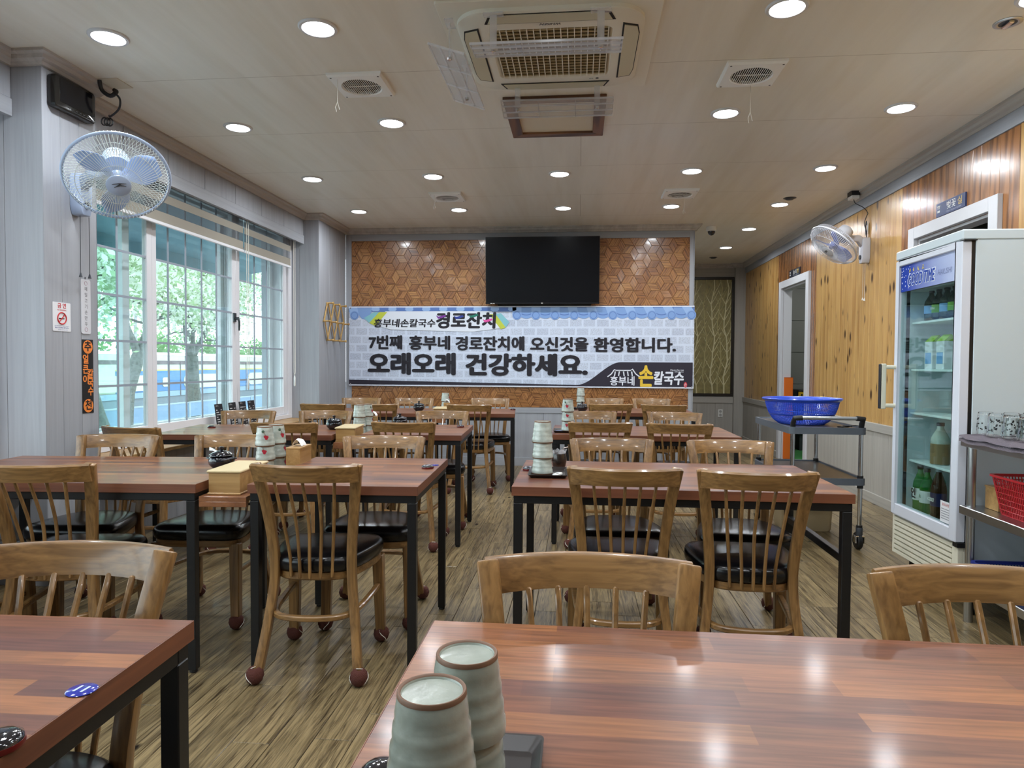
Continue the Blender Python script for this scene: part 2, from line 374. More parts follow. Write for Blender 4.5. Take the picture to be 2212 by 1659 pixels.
# ceiling
def ceiling_mat():
    m = wood('ceiling_paper', srgb(234, 229, 216), srgb(224, 218, 204), 'y', 16, .05, .42, .08, .05, 0, lo=.25, hi=.6)
    N = m.node_tree.nodes; L = m.node_tree.links; b = N['Principled BSDF']
    t = N.new('ShaderNodeTexCoord'); k = N.new('ShaderNodeTexBrick'); k.inputs['Scale'].default_value = 1; k.inputs['Brick Width'].default_value = 30; k.inputs['Row Height'].default_value = .93
    k.inputs['Mortar Size'].default_value = .002; k.inputs['Color1'].default_value = k.inputs['Color2'].default_value = (1, 1, 1, 1); k.inputs['Mortar'].default_value = (.55, .5, .45, 1)
    L.new(t.outputs['Object'], k.inputs['Vector'])
    # drip stains running along the room
    mp = N.new('ShaderNodeMapping'); mp.inputs['Scale'].default_value = (3.2, .35, 1); L.new(t.outputs['Object'], mp.inputs[0])
    n = N.new('ShaderNodeTexNoise'); n.inputs['Scale'].default_value = 2.2; n.inputs['Detail'].default_value = 5; L.new(mp.outputs[0], n.inputs['Vector'])
    r = N.new('ShaderNodeValToRGB'); r.color_ramp.elements[0].position = .33; r.color_ramp.elements[0].color = (.94, .92, .885, 1); r.color_ramp.elements[1].position = .52; r.color_ramp.elements[1].color = (1, 1, 1, 1); L.new(n.outputs['Fac'], r.inputs[0])
    src = b.inputs['Base Color'].links[0].from_socket
    a = N.new('ShaderNodeMix'); a.data_type = 'RGBA'; a.blend_type = 'MULTIPLY'; a.inputs[0].default_value = 1; L.new(src, a.inputs[6]); L.new(k.outputs[0], a.inputs[7])
    c = N.new('ShaderNodeMix'); c.data_type = 'RGBA'; c.blend_type = 'MULTIPLY'; c.inputs[0].default_value = 1; L.new(a.outputs[2], c.inputs[6]); L.new(r.outputs[0], c.inputs[7])
    L.new(c.outputs[2], b.inputs['Base Color']); return m
ceiling = slab('ceiling', -3.6, 2.71, -3.1, 11.4, CZ, CZ+.08, ceiling_mat(), 'beige papered ceiling')

# left side: piers, fascia, sill
XW = -3.15                       # plane of the window
def pier(name, y0, y1, label, cuts):
    o = slab(name, -3.45, -2.806, y0+.006, y1-(.006 if y1 < 8 else 0), 0, CZ, M_gap, label)
    ys = [y0]+cuts+[y1]
    for a, b in zip(ys, ys[1:]): board(o, -2.806, -2.80, a+.0008, b-.0008, 0, CZ, M_wall)
    for a, b in ((-3.45, -3.02), (-3.02, -2.80)):
        board(o, a+.0008, b-.0008, y0, y0+.006, 0, CZ, M_wall)
    if y1 < 8: board(o, -3.45, -2.80, y1-.006, y1, 0, CZ, M_wall)
    for ax in (0,):
        board(o, -2.80, -2.785, y0, y1, 0, .09, M_wally, 'skirting')
    return o
pier1 = pier('wall_pier', 3.345, 3.745, 'whitewashed panel pier carrying the wall fan', [3.47, 3.61])
pier2 = pier('wall_corner_pier', 7.16, 8.01, 'whitewashed panel corner pier beside the banner wall', [7.47, 7.78])

def left_bay(idx, y0, y1, nb):
    wl = slab('wall_left' if idx == 0 else 'wall_left_front', -3.45, -2.98, y0, y1, 2.66, CZ, M_gap, 'box above the window')
    step = (y1-y0)/nb
    for i in range(nb):
        board(wl, -2.98, -2.972, y0+i*step+.003, y0+(i+1)*step-.003, 2.575, CZ-.058, M_wall, 'fascia_board')
    board(wl, -2.98, -2.966, y0, y1, 2.482, 2.573, M_wally, 'fascia_rail')
    board(wl, -2.995, -2.98, y0, y1, 2.482, 2.665, M_wally, 'fascia_back')
    lo = slab('wall_left_low' if idx == 0 else 'wall_left_low_front', -3.45, -3.10, y0, y1, 0, .575, M_wally, 'low panel wall under the window')
    n = int((y1-y0)/.3)
    for i in range(n):
        st = (y1-y0)/n; board(lo, -3.10, -3.094, y0+i*st+.001, y0+(i+1)*st-.001, .0, .575, M_wall)
    sl = slab('trim_sill' if idx == 0 else 'trim_sill_front', -3.17, -2.86, y0+.002, y1-.002, .577, .602, M_bamboo, 'pale wooden window ledge', bevel=.003)
    return wl
left_bay(0, 3.746, 7.159, 7)
left_bay(1, -2.95, 3.344, 14)

def crown(name, pts, m, label, prof=((0,0),(.02,0),(.03,.014),(.05,.022),(.056,.040),(.075,.048),(.075,.062),(0,.062))):
    """moulding along a ceiling polyline; room lies to the right of the walking direction"""
    P = [Vector((x, y, 0)) for x, y in pts]; rings = []
    for k in range(len(P)):
        ns = []
        if k > 0: t = (P[k]-P[k-1]).normalized(); ns.append(Vector((t.y, -t.x, 0)))
        if k < len(P)-1: t = (P[k+1]-P[k]).normalized(); ns.append(Vector((t.y, -t.x, 0)))
        if len(ns) == 2: d = (ns[0]+ns[1]); d = d/ (1+ns[0].dot(ns[1]))
        else: d = ns[0]
        rings.append([(P[k].x+d.x*a, P[k].y+d.y*a, CZ-.062+b) for a, b in prof])
    return struct(MB().loft(rings).build(name, m), label)
crown('trim_crown_window', [(-2.975, -2.9), (-2.975, 3.345), (-2.80, 3.345), (-2.80, 3.745), (-2.975, 3.745), (-2.975, 7.16), (-2.80, 7.16), (-2.80, 8.01), (1.30, 8.01), (1.30, 8.15)], M_crown, 'grey-beige crown moulding along the window wall')
crown('trim_crown_passage', [(1.31, 11.15), (2.44, 11.15), (2.44, 11.08), (2.6, 11.08), (2.6, -2.9)], M_crown, 'grey-beige crown moulding along the wood wall')

# banner wall
BY = 8.01
wall_back = slab('wall_back', -2.80, 1.30, BY+.012, 8.16, 0, CZ, M_gap, 'rear wall with wooden rhombus tiles')
board(wall_back, -2.80, -2.727, BY, BY+.012, .69, 2.738, M_wall, 'frame_board')
board(wall_back, 1.25, 1.30, BY, BY+.012, .69, 2.738, M_wall, 'frame_board')
board(wall_back, -2.727, 1.25, BY, BY+.012, 2.662, 2.738, M_wallx, 'frame_board')
board(wall_back, -2.80, 1.30, BY-.006, BY+.012, .625, .69, M_wallx, 'wainscot_rail')
board(wall_back, -2.80, 1.30, BY-.008, BY+.012, 0, .10, M_wallx, 'skirting')
nb = 12
for i in range(nb):
    st = 4.1/nb; board(wall_back, -2.80+i*st+.001, -2.80+(i+1)*st-.001, BY+.002, BY+.012, .10, .625, M_wall)
board(wall_back, 1.294, 1.306, BY, 8.16, 0, CZ, M_wall, 'end_board')

M_tile = [wood('zebra_wood_tile_%d' % i, srgb(*a), srgb(*b), 'x', 120, .07, .3, .45, .2, .08, lo=.34, hi=.56, rings=.22, ring_scale=26, knots=.3, knot_scale=4, plane='xz', dist=1.6) for i, (a, b) in enumerate([((166, 116, 70), (104, 64, 36)), ((154, 104, 62), (94, 56, 31)), ((172, 124, 74), (112, 70, 38))])]
def clip(poly, x0, x1, z0, z1):
    for ax, v, sgn in ((0, x0, 1), (0, x1, -1), (1, z0, 1), (1, z1, -1)):
        out = []
        for i in range(len(poly)):
            a, b = poly[i-1], poly[i]; da, db = (a[ax]-v)*sgn, (b[ax]-v)*sgn
            if (da >= 0) != (db >= 0):
                t = da/(da-db); out.append((a[0]+(b[0]-a[0])*t, a[1]+(b[1]-a[1])*t))
            if db >= 0: out.append(b)
        poly = out
        if len(poly) < 3: return []
    return poly
def rhomb_tiles():
    S = .0985; H = S*math.sqrt(3); X0, X1, Z0, Z1 = -2.727, 1.25, .692, 2.660
    rh = [(0, 0), (S, 0), (S-S/2, H/2), (-S/2, H/2)]
    cx = sum(p[0] for p in rh)/4; cz = sum(p[1] for p in rh)/4; rh = [(p[0]-cx, p[1]-cz) for p in rh]
    def tile_mesh(poly, m):
        ins = []
        gx = sum(p[0] for p in poly)/len(poly); gz = sum(p[1] for p in poly)/len(poly)
        sh = lambda k: [(gx+(p[0]-gx)*k, gz+(p[1]-gz)*k) for p in poly]
        rings = [[(x, y_, z) for x, z in sh(k)] for k, y_ in ((.988, .0125), (.988, -.002), (.945, -.0045))]
        me = MB().loft(rings).mesh('rhombus_tile'); me.materials.append(m); return me
    shared = [tile_mesh(rh, m) for m in M_tile]
    items = []
    for i in range(-1, 30):
        for j in range(-2, 16):
            ox = X0+i*1.5*S; oz = Z0+j*H+(i % 2)*H/2
            for k in range(3):
                a = 2*PI*k/3; ca, sa = math.cos(a), math.sin(a)
                off = (cx*ca-cz*sa, cx*sa+cz*ca)
                P = [(ox+off[0]+x*ca-z*sa, oz+off[1]+x*sa+z*ca) for x, z in rh]
                Q = clip(P, X0, X1, Z0, Z1)
                if not Q: continue
                if all(-2.69 < x < 1.22 and .97 < z < 1.845 for x, z in Q): continue          # wholly behind the banner
                if all(-1.03 < x < .18 and 1.80 < z < 2.60 for x, z in Q): continue            # wholly behind the television
                ar = abs(sum(Q[n-1][0]*Q[n][1]-Q[n][0]*Q[n-1][1] for n in range(len(Q))))/2
                if ar < 2e-4: continue
                vis = ar if Q[0][1] > 1.8 else ar*.9
                items.append((vis, k, ox+off[0], oz+off[1], Q, ar > .999*.866*S*S))
    items.sort(key=lambda t: -t[0]); rest = MB()
    for n, (v, k, x, z, Q, full) in enumerate(items):
        if n < 295:
            a = -2*PI*k/3
            if full:
                o = obj('rhombus_tile', shared[R.randrange(3)], None, wall_back, (x, BY+.0015*R.random(), z))
            else:
                ca, sa = math.cos(a), math.sin(a)
                loc = [((px-x)*ca-(pz-z)*sa, (px-x)*sa+(pz-z)*ca) for px, pz in Q]
                o = obj('rhombus_tile', tile_mesh(loc, M_tile[R.randrange(3)]), None, wall_back, (x, BY+.0015*R.random(), z))
            o.rotation_euler = (R.uniform(-.016, .016), a, R.uniform(-.016, .016))
        else:
            gx = sum(p[0] for p in Q)/len(Q); gz = sum(p[1] for p in Q)/len(Q)
            rest.loft([[(gx+(px-gx)*s_, BY+y_, gz+(pz-gz)*s_) for px, pz in Q] for s_, y_ in ((.985, .012), (.985, -.002), (.94, -.0045))])
    if rest.v:
        o = rest.build('rhombus_tile', wood('zebra_wood_tile_rest', srgb(164, 114, 68), srgb(103, 63, 35), 'x', 120, .07, .3, .45, .2, .12, lo=.34, hi=.56, rings=.22, ring_scale=26, dist=1.6, island='turn'), wall_back); o['kind'] = 'stuff'
rhomb_tiles()

# passage beside the banner wall
slab('wall_passage', 1.15, 1.29, 8.165, 11.3, 0, CZ, M_wall, 'inner wall of the passage')
wall_end = slab('wall_end', 1.2, 2.7, 11.16, 11.3, 0, CZ, M_wall, 'end wall of the passage')
board(wall_end, 1.30, 2.60, 11.14, 11.16, 2.60, 2.74, M_warmx, 'frieze')
board(wall_end, 1.30, 2.46, 11.135, 11.16, .60, .70, M_warmx, 'wainscot_rail')
for i in range(4): board(wall_end, 1.30+i*.29+.001, 1.30+(i+1)*.29-.001, 11.148, 11.16, 0, .60, M_warm)
pier3 = slab('wall_passage_pier', 2.44, 2.60, 11.08, 11.16, 0, CZ, M_warm, 'slim panel pier in the passage corner')

# wood wall
XR = 2.60
M_pine = wood('knotty_pine', srgb(196, 154, 92), srgb(158, 112, 56), 'z', 26, .06, .32, .35, .06, .035, lo=.3, hi=.55, rings=.10, ring_scale=4, knots=1.7, knot_scale=7, dist=2.8, plane='yz', coat_r=.22)
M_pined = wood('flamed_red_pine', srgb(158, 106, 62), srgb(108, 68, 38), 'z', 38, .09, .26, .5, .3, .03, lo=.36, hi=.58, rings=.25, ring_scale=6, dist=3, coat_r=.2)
segs = [(-3.0, 4.62), (5.585, 8.115), (9.07, 11.16)]
wr = slab('wall_right', XR+.01, XR+.10, -3.0, 4.62, 0, CZ, M_gap, 'knotty pine wall with pale wainscot')
for a, b in segs[1:]: board(wr, XR+.01, XR+.10, a, b, 0, CZ, M_gap, 'core', 0)
for a, b in ((4.62, 5.585), (8.115, 9.07)): board(wr, XR+.01, XR+.10, a, b, 2.18, CZ, M_gap, 'core', 0)
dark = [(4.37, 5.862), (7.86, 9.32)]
def wood_boards(y0, y1, m, zcut=None, bw=.098):
    n = max(1, round((y1-y0)/bw)); st = (y1-y0)/n
    for i in range(n):
        a, b = y0+i*st, y0+(i+1)*st; z0 = .70
        for d0, d1 in ((4.62, 5.585), (8.115, 9.07)):
            if b > d0+.001 and a < d1-.001:
                if a < d0: board(wr, XR, XR+.01, a, d0, .70, 2.18, m); 
                if b > d1: board(wr, XR, XR+.01, d1, b, .70, 2.18, m)
                z0 = 2.18
        board(wr, XR, XR+.01, a+.0005, b-.0005, z0, 2.645, m, 'board', .0012)
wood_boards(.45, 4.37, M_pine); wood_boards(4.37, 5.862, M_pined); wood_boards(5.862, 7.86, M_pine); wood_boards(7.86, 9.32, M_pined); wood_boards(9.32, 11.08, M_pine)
board(wr, XR-.004, XR+.01, -3, .45, .70, 2.645, M_pine)
board(wr, XR-.012, XR+.01, -3, 11.08, 2.645, 2.74, M_wally, 'frieze')
for a, b in ((-3, 4.53), (5.68, 8.02), (9.165, 11.08)):
    board(wr, XR-.03, XR+.01, a, b, .63, .70, M_warmy, 'wainscot_rail')
    board(wr, XR-.032, XR+.01, a, b, 0, .085, M_warmy, 'skirting')
    n = max(1, round((b-a)/.30)); st = (b-a)/n
    for i in range(n): board(wr, XR-.018, XR+.01, a+i*st+.001, a+(i+1)*st-.001, .085, .63, M_warm)
def doorway(n, y0, y1, label):
    o = thing_struct('door_%d' % n, label)
    for a, b, z0, z1 in ((y0-.095, y0, 0, 2.272), (y1, y1+.095, 0, 2.272), (y0, y1, 2.182, 2.272)):
        board(o, XR-.035, XR+.0, a, b, z0, z1, M_frameW, 'architrave', .003)
    for a, b, z0, z1 in ((y0, y0+.02, 0, 2.18), (y1-.02, y1, 0, 2.18), (y0+.02, y1-.02, 2.16, 2.18)):
        board(o, XR, XR+.10, a, b, z0, z1, M_frameW, 'jamb', .001)
def thing_struct(name, label):
    o = bpy.data.objects.new(name, None); COL.objects.link(o); o.empty_display_size = .1; return struct(o, label)
doorway(1, 8.115, 9.07, 'open doorway with pale frame beside the passage')
doorway(2, 4.62, 5.585, 'open doorway with pale frame behind the fridge')
# rooms behind the doorways
M_gt = mat('grey_wall_tile', srgb(112, 116, 112), .5, bump=.1, bscale=12)
def back_room(nm, y0, y1, floor_m, label):
    o = slab('wall_room_'+nm, 4.6, 4.7, y0, y1, 0, CZ, M_gt, label)
    board(o, 2.70, 4.7, y0-.1, y0, 0, CZ, M_gt, 'side_wall', 0); board(o, 2.70, 4.7, y1, y1+.1, 0, CZ, M_gt, 'side_wall', 0)
    board(o, 2.70, 4.7, y0, y1, CZ-.05, CZ, M_gt, 'room_ceiling', 0)
    board(o, 2.70, 4.7, y0, y1, -.02, .0, floor_m, 'room_floor', 0)
    return o
room1 = back_room('hall', 7.4, 10.4, mat('green_carpet', srgb(52, 120, 62), .95, bump=.6, bscale=200), 'grey tiled room beyond the passage doorway')
back_room('store', 3.6, 6.6, mat('dark_floor', srgb(60, 55, 50), .7), 'dim room beyond the fridge doorway')
for i in range(5):
    for j in range(6): board(room1, 4.592, 4.6, 7.4+i*.6+.003, 8.0+i*.6-.003, j*.465+.003, (j+1)*.465-.003, M_gt, 'wall_tile', .002)
    for j in range(6):
        if i < 3: board(room1, 2.78+i*.6+.003, 3.38+i*.6-.003, 10.392, 10.4, j*.465+.003, (j+1)*.465-.003, M_gt, 'wall_tile', .002)
slab('wall_front', -3.5, 2.75, -3.1, -3.0, 0, CZ, M_wall, 'wall facing the banner wall')
# ------------------------------------------------------------------ windows
M_glass = glass_mat('window_glass', (.945, .992, .985), 0, 1.)
M_glass_t = glass_mat('window_glass_teal', (.80, .95, .93), 0, 1.)
M_muntin = mat('muntin_grey', srgb(150, 160, 172), .4)
M_lever = mat('gunmetal', srgb(70, 72, 74), .3, .8)
def sash(parent, x, y0, y1, z0, z1, ys, zs, stile=.055, gm=None):
    for a, b, c, d in ((y0, y0+stile, z0, z1), (y1-stile, y1, z0, z1)): board(parent, x-.02, x+.02, a, b, c, d, M_pvc, 'stile', .003)
    board(parent, x-.02, x+.02, y0+stile, y1-stile, z0, z0+.085, M_pvc, 'rail', .003); board(parent, x-.02, x+.02, y0+stile, y1-stile, z1-.07, z1, M_pvc, 'rail', .003)
    board(parent, x-.004, x+.004, y0+stile, y1-stile, z0+.085, z1-.07, gm or M_glass, 'pane', 0)
    for y in ys: board(parent, x+.0045, x+.0115, y-.008, y+.008, z0+.085, z1-.07, M_muntin, 'muntin', 0)
    for z in zs: board(parent, x+.0048, x+.0125, y0+stile, y1-stile, z-.008, z+.008, M_muntin, 'muntin', 0)
ZS = [1.037, 1.343, 1.652, 1.962, 2.27]
def window(n, y0, y1, label, full):
    o = thing_struct('window_%d' % n, label)
    board(o, -3.36, -3.105, y0, y1, .603, .648, M_pvc, 'frame', .003); board(o, -3.36, -3.105, y0, y1, 2.60, 2.658, M_pvc, 'frame', .003)
    board(o, -3.36, -3.105, y0, y0+.05, .648, 2.60, M_pvc, 'frame', .003); board(o, -3.36, -3.105, y1-.08, y1, .648, 2.60, M_pvc, 'frame', .003)
    if full:
        sash(o, XW, y0+.05, 4.755, .65, 2.60, [4.16, 4.39], ZS)
        sash(o, XW, 4.757, 5.985, .65, 2.60, [4.973, 5.209, 5.442, 5.674], ZS)
        sash(o, XW, 5.987, y1-.082, .65, 2.60, [6.37, 6.636], ZS, .075)
        for a, b in ((y0+.05, 4.72), (4.58, 6.12), (6.0, y1-.08)):
            x = -3.30 if a != 4.58 else -3.255
            sash(o, x, a+.001, b, .65, 2.60, [], [], .07, M_glass if a != y0+.05 else M_glass_t)
        h = MB().box(-.004, .012, -.022, .022, -.03, .05).cyl((.012, 0, 0), (.045, 0, 0), .013).tube([(.04, 0, .0), (.05, 0, -.03), (.048, 0, -.11)], [.012, .011, .008]).build('latch_handle', M_lever, o, (XW+.021, 5.955, 1.60), smooth=40)
    else:
        for k in range(4):
            a = y0+.06+k*1.5; sash(o, XW, a, a+1.49, .65, 2.60, [a+.37, a+.74, a+1.12], ZS)
window(1, 3.747, 7.158, 'white sliding window with grey muntin grid', True)
window(2, -2.94, 3.343, 'white sliding window of the front bay', False)
# wall outside the window bays
slab('wall_facade', -3.62, -3.46, -3, 8.2, -1.5, .57, mat('facade', srgb(150, 148, 144), .8), 'outer wall under the windows')
slab('wall_facade_top', -3.62, -3.46, -3, 8.2, 2.66, 3.2, _m['facade'], 'outer wall above the windows')

# zebra roller blinds
M_band = mat('beige_blind_cloth', srgb(150, 144, 132), .8)
def sheer_mat():
    m = bpy.data.materials.new('sheer_blind_cloth'); m.use_nodes = True; N = m.node_tree.nodes; L = m.node_tree.links
    b = N['Principled BSDF']; b.inputs['Base Color'].default_value = (*srgb(92, 98, 104), 1); b.inputs['Roughness'].default_value = .9; b.inputs['Alpha'].default_value = .42
    return m
M_sheer = sheer_mat()
def blind(y0, y1, label, cordy):
    o = thing('roller_blind', label, 'blind', (-3.05, y0, 2.2), 0, 'zebra roller blinds')
    W = y1-y0
    for z0, z1, m, nm in ((.233, .30, M_sheer, 'sheer_band'), (.173, .233, M_band, 'opaque_band'), (.099, .173, M_sheer, 'sheer_band'), (.025, .099, M_band, 'opaque_band')):
        MB().box(-.001, .001, 0, W, z0, z1).build(nm, m, o)
    MB().box(-.009, .009, 0, W, .0, .025).build('bottom_bar', M_pvc, o, bevel=.003)
    MB().cyl((-.02, .005, .36), (-.02, W-.005, .36), .03).build('roller', M_band, o, smooth=40)
    if cordy is not None:
        MB().tube([(.03, cordy-y0-.018, .38), (.03, cordy-y0-.018, -1.10), (.03, cordy-y0, -1.13), (.03, cordy-y0+.018, -1.10), (.03, cordy-y0+.018, .38)], .0028, 6).build('bead_chain', M_seam, o)
        MB().lathe([(.004, -1.25), (.010, -1.24), (.010, -1.16), (.004, -1.135)], 10, Matrix.Translation((.03, cordy-y0, 0))).build('chain_weight', M_white, o, smooth=40)
blind(3.77, 5.975, 'beige zebra roller blind over the wider window panes', 6.0)
blind(6.0, 7.0, 'beige zebra roller blind over the narrow pane by the corner', 7.03)

# ------------------------------------------------------------------ ceiling fixtures
M_glow = mat('lamp_glow', (1, 1, 1), .5, emit=(.93, .97, 1), estr=22)
M_ring = mat('lamp_ring', srgb(214, 214, 216), .35)
def make_light():
    o = thing('ceiling_downlight', 'x', 'ceiling light', (0, 0, CZ))
    prof = [(.072, -.004), (.076, -.010), (.088, -.009), (.093, -.003), (.093, 0), (.072, 0)]
    MB().lathe(prof+[prof[0]], 40, caps=False).build('trim_ring', M_ring, o, smooth=40)
    MB().lathe([(0, -.008), (.04, -.0078), (.0715, -.005), (.0715, -.001), (0, -.001)], 40).build('diffuser', M_glow, o, smooth=40)
    return o
proto_light = make_light()
lamp = bpy.data.lights.new('downlight_lamp', 'AREA'); lamp.shape = 'DISK'; lamp.size = .14; lamp.energy = LAMP_W; lamp.color = (.89, .945, 1.0); lamp.spread = math.radians(170)
def add_lamp(p):
    l = bpy.data.objects.new('lamp_glow_source', lamp); COL.objects.link(l); l.parent = p; l.location = (0, 0, -.012)
CX = {-2.32: 'column nearest the window', -1.253: 'second column from the window', -.175: 'middle column', .911: 'fourth column from the window', 1.968: 'column nearest the wood wall'}
RY = {7.045: 'first row from the banner wall', 5.785: 'second row from the banner wall', 4.485: 'third row from the banner wall', 3.2: 'row passing the ceiling air conditioner', 1.93: 'row over the foremost chairs', .66: 'row over the foremost tables'}
first = True
def light_at(x, y, label):
    global first
    if first: o = proto_light; o.location = (x, y, CZ); o['label'] = label; first = False; add_lamp(o)
    else: o = dup(proto_light, (x, y, CZ), 0, label)
    o['group'] = 'lit ceiling downlights'
for y, rn in RY.items():
    for x, cn in CX.items():
        if abs(x+.175) < .01 and y in (4.485, 3.2): continue
        light_at(x, y, 'lit round downlight, %s, %s' % (rn, cn))
light_at(1.968, 8.275, 'lit round downlight over the passage mouth')
light_at(1.968, 9.542, 'lit round downlight deep in the passage')
# unlit round fittings
o = thing('recessed_spotlight', 'unlit silver recessed spotlight in the ceiling near the air conditioner row', 'ceiling light', (1.97, 3.43, CZ))
MB().lathe([(.038, -.004), (.05, -.007), (.06, -.003), (.06, 0), (.038, 0), (.038, -.004)], 32, caps=False).build('trim_ring', M_stain, o, smooth=40)
MB().lathe([(0, -.002), (.038, -.003), (.038, -.001), (0, -.001)], 24).build('reflector', M_darkgrey, o, smooth=40)
MB().box(-.012, .012, -.034, .034, -.016, -.003).build('lamp_bar', M_chrome, o, bevel=.003)
for x, y, lb in ((1.99, 6.80, 'small dark ceiling detector beside the second downlight row'), (1.97, 10.43, 'small dark ceiling detector at the passage end')):
    o = thing('ceiling_detector', lb, 'detector', (x, y, CZ))
    MB().lathe([(0, -.018), (.03, -.016), (.045, -.006), (.045, 0)], 24).build('body', M_darkgrey, o, smooth=40)
    MB().lathe([(.045, -.003), (.06, -.002), (.06, 0), (.045, 0)], 24, caps=False).build('base_ring', M_lever, o, smooth=40)
# dome camera
o = thing('dome_camera', 'white dome security camera at the passage mouth', 'camera', (1.512, 8.134, CZ))
MB().lathe([(.055, 0), (.06, -.012), (.058, -.045), (.05, -.052), (0, -.052)], 28).build('housing', M_white, o, smooth=40)
MB().lathe([(.042, -.052), (.041, -.068), (.03, -.088), (.012, -.098), (0, -.1)], 28).build('dome', mat('smoked_dome', (.01, .01, .012), .05, coat=.5), o, smooth=60)

# square exhaust fans
M_exh = mat('exhaust_white', srgb(240, 240, 237), .4)
M_exd = mat('exhaust_dark', srgb(26, 22, 18), .8)
def exhaust():
    o = thing('exhaust_fan', 'x', 'exhaust fan')
    bm = MB(); P = [(.155*math.cos(t)/max(abs(math.cos(t)), abs(math.sin(t))), .155*math.sin(t)/max(abs(math.cos(t)), abs(math.sin(t)))) for t in [2*PI*i/64 for i in range(64)]]
    # square cover with a round mouth
    inner = [(.108*math.cos(math.atan2(y, x)), .108*math.sin(math.atan2(y, x))) for x, y in P]
    bm.loft([[(x, y, 0) for x, y in P], [(x, y, -.012) for x, y in P], [(x*.95, y*.95, -.022) for x, y in P], [(x*1.06, y*1.06, -.026) for x, y in inner], [(x, y, -.02) for x, y in inner], [(x, y, 0) for x, y in inner]], caps=False)
    bm.build('cover', M_exh, o, smooth=35)
    MB().lathe([(.108, -.004), (0, -.003)], 36, caps=False).build('duct', M_exd, o)
    for i in range(-9, 10):
        x = i*.0113; h = math.sqrt(max(0, .1085**2-x*x))
        MB().box(x-.0016, x+.0016, -h, h, -.0215, -.0185).build('grille_bar', M_exh, o)
    MB().box(-.106, .106, -.004, .004, -.0185, -.0155).build('cross_bar', M_exh, o)
    MB().lathe([(0, -.016), (.03, -.014), (.032, -.005), (0, -.004)], 20).build('hub', M_exd, o, smooth=40)
    for a in range(6):
        t = 2*PI*a/6; MB().strip([(.03*math.cos(t), .03*math.sin(t), -.009), (.095*math.cos(t+.25), .095*math.sin(t+.25), -.009)], [(.02, .003), (.05, .003)], (-math.sin(t), math.cos(t), .5)).build('blade', mat('exhaust_blade', srgb(70, 64, 54), .7), o)
    for sx in (-1, 1):
        for sy in (-1, 1): MB().lathe([(0, -.0265), (.006, -.025), (.006, -.019), (0, -.019)], 10, Matrix.Translation((sx*.134, sy*.134, .002))).build('screw_cap', M_black, o)
    return o
ex = exhaust(); fl = True
for x, y, sx, ln, lb in ((-1.25, 3.85, -.10, .17, 'white square exhaust fan beside the air conditioner on the window side'), (.92, 3.88, .03, .2, 'white square exhaust fan beside the air conditioner on the fridge side'), (-1.262, 6.47, -.1, .12, 'white square exhaust fan near the banner wall on the window side'), (.918, 6.51, .06, .14, 'white square exhaust fan near the banner wall on the passage side')):
    if fl: e = ex; e.location = (x, y, CZ); fl = False
    else: e = dup(ex, (x, y, CZ), 0)
    e['label'] = lb; e['group'] = 'square ceiling exhaust fans'; e['cord'] = (sx, ln)
for e in [e_ for e_ in COL.objects if e_.name.startswith('exhaust_fan') and 'cord' in e_]:
    sx, ln = e['cord']; del e['cord']; dy = -.12 if sx < 0 else .13
    MB().tube([(sx, dy, -.02), (sx, dy, -.02-ln*.75), (sx+.012, dy, -.02-ln)], .0018, 6).build('pull_cord', M_seam, e)
    MB().tube([(sx, dy, -.02-ln*.75), (sx-.012, dy, -.015-ln*.95), (sx-.006, dy+.004, -.03-ln)], .0016, 6).build('cord_tail', M_seam, e)

# cassette air conditioner
def aircon():
    o = thing('ceiling_air_conditioner', 'white four-way cassette air conditioner with square grille', 'air conditioner', (-.147, 3.50, CZ))
    M_ac = mat('aged_white_plastic', srgb(232, 228, 214), .42); M_slot = mat('vent_black', (.01, .01, .01), .6); M_flap = mat('vent_flap', srgb(206, 198, 172), .5)
    MB().prism([(x, y) for x, y in rrect(-.505, .505, -.49, .49, .01, 2)], -.012, 0).build('flange', M_ac, o, bevel=.002)
    P = rrect(-.435, .435, -.43, .43, .15, 10); Q = rrect(-.425, .425, -.42, .42, .145, 10); G = rrect(-.285, .285, -.265, .265, .04, 10)
    MB().loft([[(x, y, -.012) for x, y in P], [(x, y, -.03) for x, y in P], [(x, y, -.036) for x, y in Q], [(x*1.03, y*1.03, -.036) for x, y in G], [(x, y, -.026) for x, y in G], [(x*.97, y*.97, -.018) for x, y in G]]).build('body_panel', M_ac, o, smooth=35)
    # outlet slots: dark mouth, pale flap
    for k in range(4):
        Mx = Matrix.Rotation(k*PI/2, 4, 'Z')
        s = [(-.30, .335), (.30, .335), (.275, .405), (.20, .418), (-.20, .418), (-.275, .405)]
        MB().prism(s, -.0385, -.036, Mx).build('outlet_slot', M_slot, o)
        f = [(-.285, .343), (.285, .343), (.264, .402), (.196, .414), (-.196, .414), (-.264, .402)]
        MB().prism(f, -.0415, -.0385, Mx).build('outlet_flap', M_flap, o)
    MB().box(-.276, .276, -.256, .256, -.024, -.020).build('filter', mat('dusty_filter', srgb(120, 106, 80), .9), o)
    for i in range(18):
        x = -.272+i*.032; MB().box(x-.0022, x+.0022, -.262, .262, -.037, -.027).build('grille_bar', M_ac, o)
    for j in range(16):
        y = -.25+j*.0333; MB().box(-.276, .276, y-.0045, y+.0045, -.032, -.026).build('grille_slat', mat('grille_slat_tan', srgb(176, 160, 122), .6), o)
    text('WHISEN', .026, M_black, o, (.0, -.315, -.0368), '-z', bold=.02, shear=.3)
    text('LG', .018, M_black, o, (.2, .302, -.0368), '-z', bold=.02)
    MB().lathe([(0, -.0368), (.009, -.0368), (.009, -.036)], 16, Matrix.Translation((.232, .302, 0))).build('logo_dot', M_black, o)
    return o
aircon()
